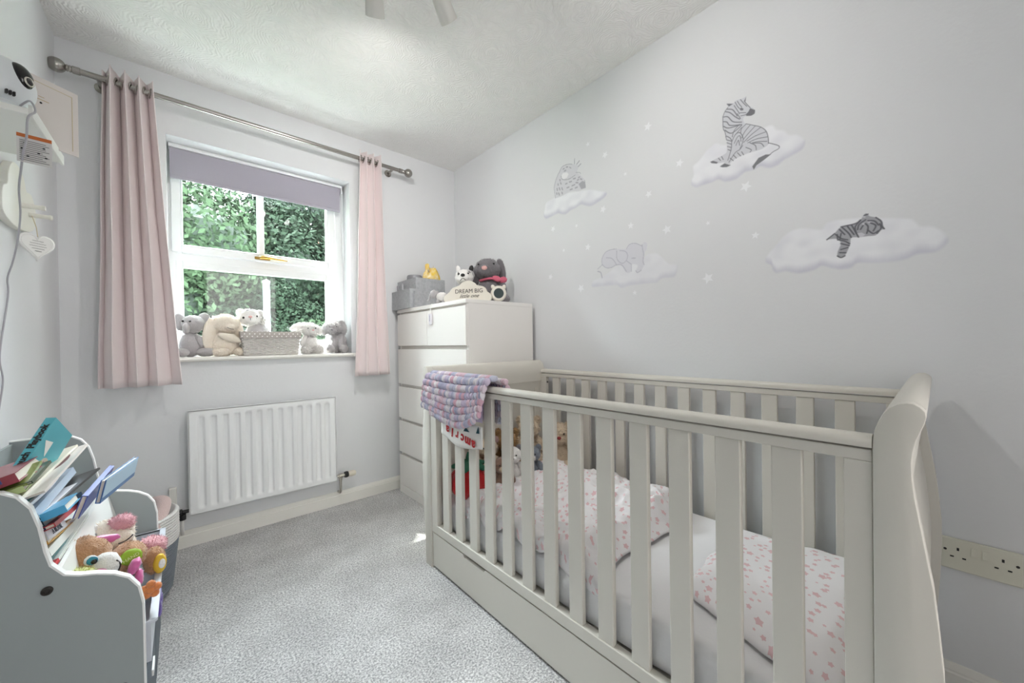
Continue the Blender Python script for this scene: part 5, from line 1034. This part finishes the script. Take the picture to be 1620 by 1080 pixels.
# cloud peg board with pegs
M_peg = mat('peg_white', '#e9e7df', 0.5)
hb = thing('cloud_peg_rail', 'white wooden cloud shaped peg board on the left wall', 'peg rail', (XL, 1.97, 1.50))
cpoly = [(1.815, 1.435), (1.80, 1.47), (1.812, 1.515), (1.850, 1.535), (1.862, 1.575), (1.90, 1.615), (1.955, 1.622), (2.010, 1.600), (2.035, 1.565), (2.085, 1.570), (2.125, 1.545), (2.140, 1.505), (2.125, 1.465), (2.080, 1.440), (2.0, 1.425), (1.90, 1.420)]
def smooth_poly(P_, sub=4):
    n = len(P_); out = []
    for i in range(n):
        p0, p1, p2, p3 = (Vector(P_[(i + k - 1) % n]) for k in range(4))
        for k in range(sub):
            t = k / sub; q = 0.5 * ((2 * p1) + (p2 - p0) * t + (2 * p0 - 5 * p1 + 4 * p2 - p3) * t * t + (3 * p1 - p0 - 3 * p2 + p3) * t ** 3); out.append((q.x, q.y))
    return out
mk('board', prism(smooth_poly(cpoly), XL + 0.0005, XL + 0.020, 'x', 0.002), M_peg, hb)
for y, z in ((1.965, 1.500), (2.055, 1.492)): mk('peg', lathe([(0, XL + 0.02), (0.008, XL + 0.02), (0.007, XL + 0.06), (0.009, XL + 0.066), (0.008, XL + 0.072), (0, XL + 0.074)], (0, y, z), 'x', 12), M_peg, hb, smooth=True, angle=50)
ht = thing('heart_ornament', 'white ceramic heart with handwriting hanging from a peg', 'ornament', (-0.366, 2.025, 1.385), (0, 0, 0.85))
hp = []
for k in range(40):
    a = 2 * math.pi * k / 40; hp.append((0.0031 * 16 * math.sin(a) ** 3 * 1.0, 0.0031 * (13 * math.cos(a) - 5 * math.cos(2 * a) - 2 * math.cos(3 * a) - math.cos(4 * a))))
mk('heart', prism(hp, -0.004, 0.004, 'y', 0.0018), mat('ceramic_white', '#efeeec', 0.35), ht, local=True)
mk('raised_rim', tube([(p[0] * 0.88, -0.0045, p[1] * 0.88) for p in hp + hp[:1]], 0.0016, 6, False), MATS['ceramic_white'], ht, local=True)
mk('string', tube([(0, -0.004, 0.028), (0, 0.0, 0.06), (0.010, 0.028, 0.1080)], 0.0012, 6), mat('string', '#cfc2a6', 0.8), ht, local=True)
for k in range(5):
    w = (0.030, 0.044, 0.046, 0.034, 0.018)[k]; pts = [(-w / 2 + w * i / 24, -0.0047, 0.014 - 0.0085 * k + 0.0016 * math.sin(i * 1.9 + k)) for i in range(25)]
    mk('handwriting', tube(pts, 0.0005, 4), MATS['grey_ink'], ht, local=True)

# ------------------------------------------------------------------ double wall socket
M_sock = mat('socket_white', '#dcdacb', 0.35)
so = thing('wall_socket', 'white double wall socket with two switches beside the cot', 'socket', (XR, -0.0735, 0.405))
mk('faceplate', box(XR - 0.0095, XR - 0.0005, -0.1465, -0.0005, 0.360, 0.450, 0.003), M_sock, so)
for i, yc in enumerate((-0.034, -0.113)):
    xs_ = XR - 0.0100
    for dy, dz, hy, hz in ((0, 0.013, 0.0023, 0.0042), (0.0112, -0.010, 0.0036, 0.0020), (-0.0112, -0.010, 0.0036, 0.0020)):
        mk('pin_hole', box(xs_, XR - 0.0085, yc + dy - hy, yc + dy + hy, 0.408 + dz - hz, 0.408 + dz + hz), M_nose_b, so)
for yc in (-0.0635, -0.0835): mk('switch', prism([(XR - 0.0095, 0.412), (XR - 0.0140, 0.412), (XR - 0.0115, 0.434), (XR - 0.0095, 0.434)], yc - 0.0055, yc + 0.0055, 'y'), M_sock, so)
for yc in (-0.0100, -0.137): mk('screw', lathe([(0, 0), (0.0034, 0), (0.0034, 0.001), (0, 0.001)], (XR - 0.0103, yc, 0.415), 'x', 12), mat('dark_bolt', '#2a2622', 0.4), so)

# ------------------------------------------------------------------ ceiling spotlights
M_shade = mat('frosted_shade', '#d9d8d2', 0.4)
cl_ = thing('ceiling_spotlight', 'chrome ceiling spotlight bar with white glass shades', 'ceiling light', (0.66, 1.22, H))
mk('mounting_bar', xf(box(-0.32, 0.32, -0.022, 0.022, -0.028, -0.0005, 0.004), Matrix.Rotation(math.atan2(-0.42, 0.27), 4, 'Z')), M_chrome, cl_, local=True)
for c, d, pw in (((0.545, 1.352, 2.285), (0.25, 0.55, -0.55), SPOT[0]), ((0.752, 1.215, 2.288), (0.80, 0.35, -0.62), SPOT[1]), ((0.800, 0.960, 2.318), (0.50, -0.62, -0.60), SPOT[2])):  # third head is made up, added out of view to brighten the right wall
    c = Vector(c); d = Vector(d).normalized(); a_ = c - d * 0.045; b_ = c + d * 0.045
    s_ = mk('shade', tube([a_, a_ + d * 0.02, b_, b_ - d * 0.004], [0.026, 0.031, 0.034, 0.030], 22), M_shade, cl_, smooth=True, angle=40)
    fill_spot = light('fill_spot', 'SPOT', (0, 0, 0), pw, (1.0, 0.975, 0.94), shadow_soft_size=0.03, spot_size=math.radians(168), spot_blend=1.0); fill_spot.location = b_ + d * 0.004; fill_spot.rotation_euler = d.to_track_quat('-Z', 'Y').to_euler()  # added fill light; the shades themselves are unlit
    mk('lamp_holder', tube([a_ - d * 0.022, a_ + d * 0.004], [0.018, 0.024], 16), M_chrome, s_, smooth=True, angle=40)
    top = Vector((0.66, 1.22, H - 0.02)) + (c - Vector((0.66, 1.22, c.z))) * 0.75
    mk('swivel_arm', tube([a_ - d * 0.015, Vector((top.x, top.y, H - 0.03))], 0.006, 8), M_chrome, s_, smooth=True)
DECALS = {
 'zebra': dict(cloud=[(704,1705),(703,1725),(694,1745),(696,1782),(674,1796),(635,1830),(602,1843),(570,1822),(494,1807),(444,1811),(430,1833),(406,1830),(393,1809),(371,1795),(355,1773),(333,1764),(315,1745),(309,1724),(318,1705),(343,1696),(372,1687),(391,1675),(418,1675),(445,1691),(466,1686),(495,1688),(510,1681),(533,1670),(571,1674),(595,1691),(620,1688),(653,1688),(684,1687)],
  fill=[(0,[(562,1987),(537,1977),(530,1983),(515,1982),(502,1980),(491,1980),(493,1963),(482,1939),(469,1927),(461,1913),(463,1900),(475,1897),(493,1904),(502,1898),(493,1875),(465,1856),(444,1841),(427,1819),(420,1793),(419,1768),(424,1761),(445,1755),(476,1757),(502,1757),(532,1752),(551,1742),(549,1733),(579,1736),(589,1743),(571,1753),(598,1759),(623,1771),(626,1776),(598,1781),(570,1787),(562,1797),(564,1845),(569,1877),(575,1892),(576,1940),(568,1958),(557,1969)]),(2,[(478,1929),(461,1913),(463,1900),(475,1898),(491,1904),(493,1912),(484,1918)]),(2,[(626,1776),(615,1776),(596,1763),(601,1759),(621,1768)]),(2,[(589,1743),(571,1749),(549,1733),(563,1731),(579,1736)]),(2,[(411,1724),(428,1730),(452,1726),(468,1707),(473,1701),(468,1686),(459,1700),(435,1711)]),(2,[(562,1987),(553,1971),(537,1974)]),(2,[(500,1964),(491,1980),(493,1962)]),(2,[(515,1942),(509,1946),(501,1938),(502,1932),(510,1934)])],
  st=[(3.0,1,[(573,1938),(557,1931),(538,1903),(508,1888)]),(3.0,1,[(575,1920),(561,1912),(550,1894),(519,1882)]),(3.0,1,[(573,1900),(554,1885),(508,1879)]),(3.0,1,[(569,1883),(544,1860),(508,1875)]),(3.0,1,[(567,1957),(549,1944),(530,1919),(515,1903)]),(3.0,1,[(561,1964),(541,1953),(530,1935),(523,1919)]),(2.3,1,[(522,1977),(515,1961),(507,1947)]),(2.3,1,[(511,1978),(500,1958),(489,1941)]),(2.3,1,[(530,1977),(522,1957),(515,1945)]),(2.3,1,[(496,1961),(478,1931)]),(2.3,1,[(534,1966),(522,1940),(515,1924)]),(2.3,1,[(493,1918),(513,1927)]),(2.3,1,[(493,1910),(511,1914)]),(2.3,1,[(523,1928),(512,1904)]),(2.3,1,[(493,1873),(508,1863),(512,1848)]),(2.3,1,[(479,1863),(497,1846),(509,1826)]),(2.3,1,[(461,1853),(486,1833),(503,1817)]),(2.3,1,[(444,1839),(476,1824),(501,1806)]),(2.3,1,[(427,1815),(462,1814),(490,1806)]),(2.3,1,[(422,1794),(458,1801),(487,1798)]),(2.3,1,[(424,1778),(451,1788),(472,1792)]),(2.3,1,[(480,1795),(462,1778),(459,1760)]),(2.3,1,[(469,1789),(444,1779),(434,1763)]),(2.3,1,[(494,1783),(476,1767),(480,1759)]),(2.3,1,[(505,1795),(516,1783),(532,1777),(555,1748)]),(2.3,1,[(543,1827),(531,1848),(514,1849),(503,1817),(516,1783)]),(2.3,1,[(535,1816),(523,1836),(514,1836),(511,1814)]),(2.3,1,[(529,1805),(520,1822),(516,1800)]),(2.3,1,[(564,1857),(550,1843),(543,1827)]),(2.3,1,[(564,1842),(546,1829)]),(2.3,1,[(562,1829),(545,1816)]),(2.3,1,[(560,1813),(545,1803)]),(2.3,1,[(558,1800),(547,1791)]),(2.3,1,[(515,1883),(535,1866),(542,1844)]),(2.3,1,[(508,1867),(531,1848)]),(2.3,1,[(594,1779),(586,1766)]),(2.3,1,[(582,1781),(576,1766)]),(2.3,1,[(539,1771),(528,1754)]),(2.3,1,[(524,1774),(513,1757)]),(2.3,1,[(551,1763),(539,1748)]),(2.3,1,[(509,1772),(502,1757)]),(2.3,1,[(544,1828),(547,1795),(559,1757)]),(2.3,1,[(419,1770),(400,1757),(386,1745),(387,1736),(404,1731),(414,1725)]),(2.3,1,[(493,1875),(465,1856),(444,1841),(427,1819),(420,1793),(419,1768)]),(2.3,1,[(576,1940),(568,1958),(557,1969)]),(2.3,1,[(576,1940),(575,1892),(569,1877),(564,1845)])]),
 'tiger': dict(cloud=[(432,1325),(425,1349),(404,1374),(372,1410),(341,1426),(304,1422),(265,1408),(251,1427),(217,1429),(169,1423),(104,1406),(57,1392),(41,1374),(35,1364),(10,1357),(-10,1336),(-20,1311),(-12,1292),(5,1280),(41,1280),(63,1270),(90,1267),(134,1270),(173,1277),(189,1264),(215,1262),(238,1270),(266,1283),(287,1271),(331,1266),(369,1279),(397,1276),(409,1292),(413,1308)],
  fill=[(0,[(253,1370),(231,1387),(214,1405),(179,1407),(166,1416),(158,1431),(151,1434),(144,1423),(130,1415),(118,1400),(115,1383),(111,1374),(123,1370),(130,1358),(148,1359),(173,1361),(189,1362),(192,1340),(205,1306),(215,1302),(224,1309),(223,1324),(215,1349),(224,1366),(244,1370)]),(3,[(174,1374),(163,1374),(154,1365),(164,1359),(171,1361)]),(3,[(151,1406),(139,1405),(143,1398)]),(3,[(163,1403),(156,1405),(159,1395)]),(3,[(163,1424),(155,1428),(154,1420)])],
  st=[(3.3,2,[(228,1382),(214,1366),(198,1358)]),(3.3,2,[(218,1397),(205,1377)]),(3.3,2,[(211,1402),(195,1379),(189,1364)]),(3.3,2,[(198,1403),(182,1372)]),(3.3,2,[(188,1405),(176,1374),(171,1361)]),(3.3,2,[(221,1363),(205,1355),(193,1344)]),(3.3,2,[(215,1349),(194,1338)]),(3.3,2,[(224,1381),(223,1363)]),(3.3,2,[(214,1383),(218,1362)]),(3.3,2,[(166,1414),(179,1396),(176,1374)]),(3.3,2,[(154,1413),(169,1402),(173,1386)]),(3.3,2,[(148,1409),(133,1404),(124,1389)]),(3.3,2,[(154,1401),(148,1389),(151,1369)]),(3.3,2,[(142,1400),(130,1389),(136,1373)]),(3.3,2,[(121,1392),(118,1378),(127,1363)]),(3.3,2,[(160,1396),(166,1385)]),(3.3,2,[(148,1378),(136,1365),(124,1371)]),(3.3,2,[(157,1428),(148,1430)]),(3.3,2,[(215,1329),(198,1332)]),(3.3,2,[(218,1319),(203,1316)]),(3.3,2,[(214,1405),(179,1407),(166,1416)]),(3.3,2,[(130,1415),(118,1400),(115,1383),(111,1374)]),(3.3,2,[(251,1370),(231,1386)]),(3.3,2,[(224,1309),(215,1302),(205,1306)])]),
 'giraffe': dict(cloud=[(1579,1788),(1587,1809),(1578,1838),(1564,1877),(1517,1883),(1471,1888),(1421,1888),(1337,1873),(1248,1855),(1206,1839),(1138,1807),(1146,1786),(1183,1773),(1233,1764),(1267,1774),(1302,1791),(1338,1783),(1375,1779),(1414,1767),(1453,1779),(1472,1788),(1518,1783),(1561,1779)],
  fill=[(0,[(1491,1884),(1500,1946),(1487,1984),(1463,2025),(1438,2046),(1399,2048),(1357,2035),(1339,2024),(1321,2012),(1319,1996),(1326,1977),(1295,1945),(1275,1917),(1270,1873),(1292,1869),(1318,1869),(1364,1883),(1402,1885),(1441,1879),(1481,1881)]),(3,[(1444,1997),(1429,2009),(1400,2003),(1388,1989),(1400,1973),(1425,1972),(1442,1984)]),(1,[(1318,1910),(1291,1918),(1273,1906),(1270,1873),(1300,1875)])],
  st=[(4.1,1,[(1343,2060),(1345,2031)]),(5.3,1,[(1310,2035),(1329,2023)]),(5.3,1,[(1300,2015),(1318,2007)]),(3.0,1,[(1458,2019),(1438,2046),(1399,2048),(1362,2036)]),(3.0,1,[(1500,1946),(1487,1984),(1463,2021)]),(3.0,1,[(1444,1997),(1439,1979),(1420,1967),(1382,1960),(1340,1967)]),(2.4,1,[(1335,1980),(1308,1969),(1303,1960)]),(4.1,1,[(1380,2025),(1370,2016)]),(2.4,1,[(1491,1884),(1500,1946)]),(2.4,1,[(1275,1917),(1270,1873)]),(6.5,1,[(1469,1959),(1467,1951)]),(6.5,1,[(1477,1935),(1474,1923)]),(6.5,1,[(1449,1960),(1445,1951)]),(6.5,1,[(1460,1933),(1454,1920)]),(6.5,1,[(1440,1927),(1435,1914)]),(6.5,1,[(1465,1905),(1460,1892)]),(6.5,1,[(1440,1901),(1436,1892)]),(6.5,1,[(1411,1940),(1401,1940)]),(6.5,1,[(1382,1942),(1368,1940)]),(6.5,1,[(1354,1950),(1340,1949)]),(6.5,1,[(1326,1934),(1317,1934)]),(6.5,1,[(1364,1914),(1345,1915)]),(6.5,1,[(1336,1923),(1322,1918)]),(6.5,1,[(1401,1915),(1387,1914)]),(6.5,1,[(1378,1896),(1364,1896)]),(6.5,1,[(1341,1895),(1327,1895)]),(6.5,1,[(1304,1933),(1295,1927)]),(6.5,1,[(1428,2031),(1421,2032)]),(6.5,1,[(1404,2034),(1395,2032)]),(6.5,1,[(1419,2017),(1409,2017)]),(6.5,1,[(1454,1980),(1452,1972)]),(6.5,1,[(1480,1910),(1478,1901)]),(6.5,1,[(1317,1945),(1310,1945)])]),
 'elephant': dict(cloud=[(1235,1327),(1231,1356),(1198,1365),(1170,1375),(1128,1388),(1105,1404),(1075,1415),(1025,1410),(964,1415),(931,1424),(915,1442),(868,1439),(838,1414),(808,1380),(774,1369),(772,1340),(786,1317),(839,1319),(869,1303),(900,1304),(965,1306),(1013,1306),(1055,1300),(1084,1318),(1144,1322),(1191,1324)],
  fill=[(0,[(1169,1437),(1169,1467),(1149,1496),(1115,1507),(1081,1502),(1024,1491),(1007,1509),(976,1509),(943,1490),(930,1505),(914,1496),(917,1467),(929,1445),(931,1397),(945,1373),(965,1364),(974,1374),(964,1400),(998,1408),(998,1375),(1026,1373),(1054,1412),(1083,1419),(1116,1410),(1146,1419)])],
  st=[(3.4,1,[(1169,1437),(1169,1467),(1149,1496),(1115,1505),(1081,1502)]),(3.4,1,[(1142,1468),(1112,1460),(1093,1440),(1082,1421)]),(3.4,1,[(1169,1437),(1146,1417),(1116,1412),(1082,1421),(1050,1414),(1026,1379)]),(3.4,1,[(1080,1492),(1078,1450),(1050,1423),(1025,1435),(1018,1458),(1031,1480),(1063,1490)]),(3.4,1,[(1025,1432),(998,1410)]),(3.4,1,[(940,1495),(937,1473),(932,1446),(936,1416),(930,1397)]),(3.4,1,[(1169,1435),(1197,1418)]),(3.4,1,[(1024,1491),(1007,1509),(976,1509),(943,1490)]),(3.4,1,[(974,1374),(965,1364),(945,1373)]),(3.4,1,[(998,1408),(998,1375)]),(4.6,1,[(994,1439),(977,1437)]),(5.2,1,[(1196,1405),(1178,1396),(1170,1368)])]),
}
# paint one sticker on a fine mesh lying on the right wall (flat print)
def poly_mask(Y, Z, P_):
    ins = np.zeros(Y.shape, bool); n = len(P_)
    for i in range(n):
        y1, z1 = P_[i]; y2, z2 = P_[(i + 1) % n]
        if z1 == z2: continue
        c = ((z1 > Z) != (z2 > Z)) & (Y < (y2 - y1) * (Z - z1) / (z2 - z1) + y1); ins ^= c
    return ins
def seg_dist(Y, Z, P_, closed=False):
    d = np.full(Y.shape, 1e9); Q = list(P_) + ([P_[0]] if closed else [])
    for (y1, z1), (y2, z2) in zip(Q[:-1], Q[1:]):
        L2 = max(1e-6, (y2 - y1) ** 2 + (z2 - z1) ** 2); t = np.clip(((Y - y1) * (y2 - y1) + (Z - z1) * (z2 - z1)) / L2, 0, 1)
        d = np.minimum(d, np.hypot(Y - y1 - t * (y2 - y1), Z - z1 - t * (z2 - z1)))
    return d
M_stick = attr_mat('sticker_print', rough=0.85)
PAL = dict(zebra=['#cfd0d6', '#75757d', '#56565d', '#e8e8ea'], tiger=['#9b9ba2', '#6a6a72', '#4c4c54', '#d0d0d6'], giraffe=['#d6d6db', '#a6a6ae', '#8c8c95', '#f2f2f4'], elephant=['#d9d9e0', '#bdbdc7', '#a6a6b0', '#eaeaee'])
STEP = dict(zebra=1.7, tiger=1.7, giraffe=2.6, elephant=2.6)
LAB = dict(zebra='wall sticker of a striped zebra sitting on a pale cloud', tiger='wall sticker of a tiger cub asleep on a long cloud', giraffe='wall sticker of a curled spotted giraffe on a small cloud', elephant='faint wall sticker of a sleeping elephant on a cloud')
def smooth_line(P_, sub=5):
    return [(q.x, q.y) for q in smooth_path([(a, b, 0) for a, b in P_], sub)] if len(P_) > 2 else P_
for nm, d in DECALS.items():
    cloud = smooth_poly(d['cloud'], 4); allp = d['cloud'] + [p for _, P_ in d['fill'] for p in P_] + [p for _, _, P_ in d['st'] for p in P_]
    y0, y1 = min(p[0] for p in allp) - 8, max(p[0] for p in allp) + 8; z0, z1 = min(p[1] for p in allp) - 8, max(p[1] for p in allp) + 8; h_ = STEP[nm]
    ya = np.arange(y0, y1 + h_, h_); za = np.arange(z0, z1 + h_, h_); Y, Z = np.meshgrid(ya, za, indexing='ij')
    inside = poly_mask(Y, Z, cloud); dc = seg_dist(Y, Z, cloud, True)
    sd = np.where(inside, dc, -dc); A = np.clip((sd + 4) / 9, 0, 1) * 0.9
    # printed cloud: pale lavender with soft darker lower puffs
    below = np.clip(seg_dist(Y, Z + 0, [(a, b) for a, b in cloud], True) / 26, 0, 1)
    zlow = np.full(ya.shape, 1e9)
    for i in range(len(ya)):
        r_ = np.where(inside[i])[0]; zlow[i] = za[r_[0]] if len(r_) else 1e9
    puff = np.clip((Z - zlow[:, None]) / 34, 0, 1); puff = puff * puff * (3 - 2 * puff)
    nz2 = np.array([[mnoise.noise(Vector((a * 0.022, b * 0.03, 1.5))) for b in za[::3]] for a in ya[::3]]); nz2 = np.kron(nz2, np.ones((3, 3)))[:len(ya), :len(za)]
    lo_, hi_ = np.array(lin('#cfcfda')), np.array(lin('#f0f1f5')); w_ = np.clip(puff * 0.9 + nz2 * 0.35, 0, 1)[..., None]
    C_ = lo_ * (1 - w_) + hi_ * w_
    if nm == 'elephant': A *= 0.8; C_ = C_ * 0.7 + np.array(lin('#dfe0e6')) * 0.3
    pal = [np.array(lin(c)) for c in PAL[nm]]
    def comp(mask, col):
        global C_, A
        m_ = mask[..., None]; C_ = C_ * (1 - m_) + col * m_; A = np.maximum(A, mask)
    def soft(P_, e=1.2):
        ins = poly_mask(Y, Z, P_); dd = seg_dist(Y, Z, P_, True); return np.clip((np.where(ins, dd, -dd) + e) / (2 * e), 0, 1)
    body = None
    for c, P_ in d['fill']:
        m_ = soft(smooth_poly(P_, 3) if c == 0 else P_)
        if c == 0: body = m_
        comp(m_ * (0.93 if c == 0 else 0.9), pal[c])
    for w, c, P_ in d['st']:
        dd = seg_dist(Y, Z, smooth_line(P_)); comp(np.clip((w * 0.62 + 0.8 - dd) / 1.4, 0, 1) * 0.92, pal[c])
    keep = A > 0.02; idx = -np.ones(A.shape, int)
    q = keep[:-1, :-1] | keep[1:, :-1] | keep[:-1, 1:] | keep[1:, 1:]; ii, jj = np.where(q)
    for di, dj in ((0, 0), (1, 0), (1, 1), (0, 1)): idx[ii + di, jj + dj] = 0
    sel = np.where(idx.ravel() == 0)[0]; idx.ravel()[sel] = np.arange(len(sel))
    V = np.stack([np.full(len(sel), XR - 0.0006), Y.ravel()[sel] / 1000, Z.ravel()[sel] / 1000], 1)
    Fq = np.stack([idx[ii, jj], idx[ii, jj + 1], idx[ii + 1, jj + 1], idx[ii + 1, jj]], 1)
    me = bpy.data.meshes.new('wall_sticker'); me.from_pydata(V.tolist(), [], Fq.tolist()); me.update(); me.materials.append(M_stick)
    C_ = np.array(lin('#e2e3e5')) * (1 - A[..., None]) + C_ * A[..., None]
    ca = me.color_attributes.new('Col', 'FLOAT_COLOR', 'POINT'); ca.data.foreach_set('color', np.concatenate([C_.reshape(-1, 3)[sel], np.ones((len(sel), 1))], 1).astype(np.float32).ravel())
    o = bpy.data.objects.new('wall_sticker', me); COL.objects.link(o); props(o, LAB[nm], 'sticker', 'animal wall stickers')
# little white stars
M_wstar = mat('star_print', '#f0f1f4', 0.7)
def star_poly(r, a0=0.3): return [((r if k % 2 == 0 else r * 0.45) * math.sin(a0 + k * math.pi / 5), (r if k % 2 == 0 else r * 0.45) * math.cos(a0 + k * math.pi / 5)) for k in range(10)]
STARS = [(1.251, 2.103, 0.014), (1.143, 2.004, 0.019), (0.755, 1.818, 0.019), (1.026, 1.864, 0.010), (0.903, 1.726, 0.018), (1.159, 1.725, 0.020), (0.999, 1.6, 0.018), (0.816, 1.538, 0.023), (1.513, 1.706, 0.019), (1.26, 1.547, 0.020), (1.432, 1.563, 0.011), (1.311, 1.329, 0.024), (1.538, 1.424, 0.019), (0.982, 1.268, 0.012), (0.641, 1.292, 0.024), (0.496, 1.631, 0.022), (0.465, 1.433, 0.015), (0.638, 1.523, 0.010), (1.337, 1.682, 0.011), (0.903, 2.045, 0.021)]
SLAB = ['star sticker above and right of the giraffe near the ceiling', 'star sticker between the giraffe and the zebra, high on the wall', 'star sticker just left of the zebra cloud', 'tiny star sticker right of the giraffe at nose height', 'star sticker midway between giraffe cloud and zebra cloud', 'star sticker touching the right end of the giraffe cloud underside', 'star sticker above the middle of the elephant', 'large star sticker above the right end of the elephant cloud', 'star sticker directly under the left end of the giraffe cloud', 'star sticker just above the elephant back', 'tiny star sticker below the left of the giraffe cloud', 'star sticker under the left end of the elephant cloud', 'star sticker left of the elephant near the window corner', 'small star sticker below the middle of the elephant cloud', 'star sticker right of the elephant cloud, towards the tiger', 'star sticker below the middle of the zebra cloud', 'star sticker just above the left end of the tiger cloud', 'tiny star sticker between elephant and tiger clouds', 'tiny star sticker right below the giraffe cloud', 'topmost star sticker left of the zebra head']
for i, (y, z, r_) in enumerate(STARS):
    mk('star_sticker', prism([(y + a, z + b) for a, b in star_poly(r_, 0.2 + 0.37 * i)], XR - 0.0008, XR - 0.0001, 'x'), M_wstar, label='white ' + SLAB[i], cat='sticker', group='white star stickers')
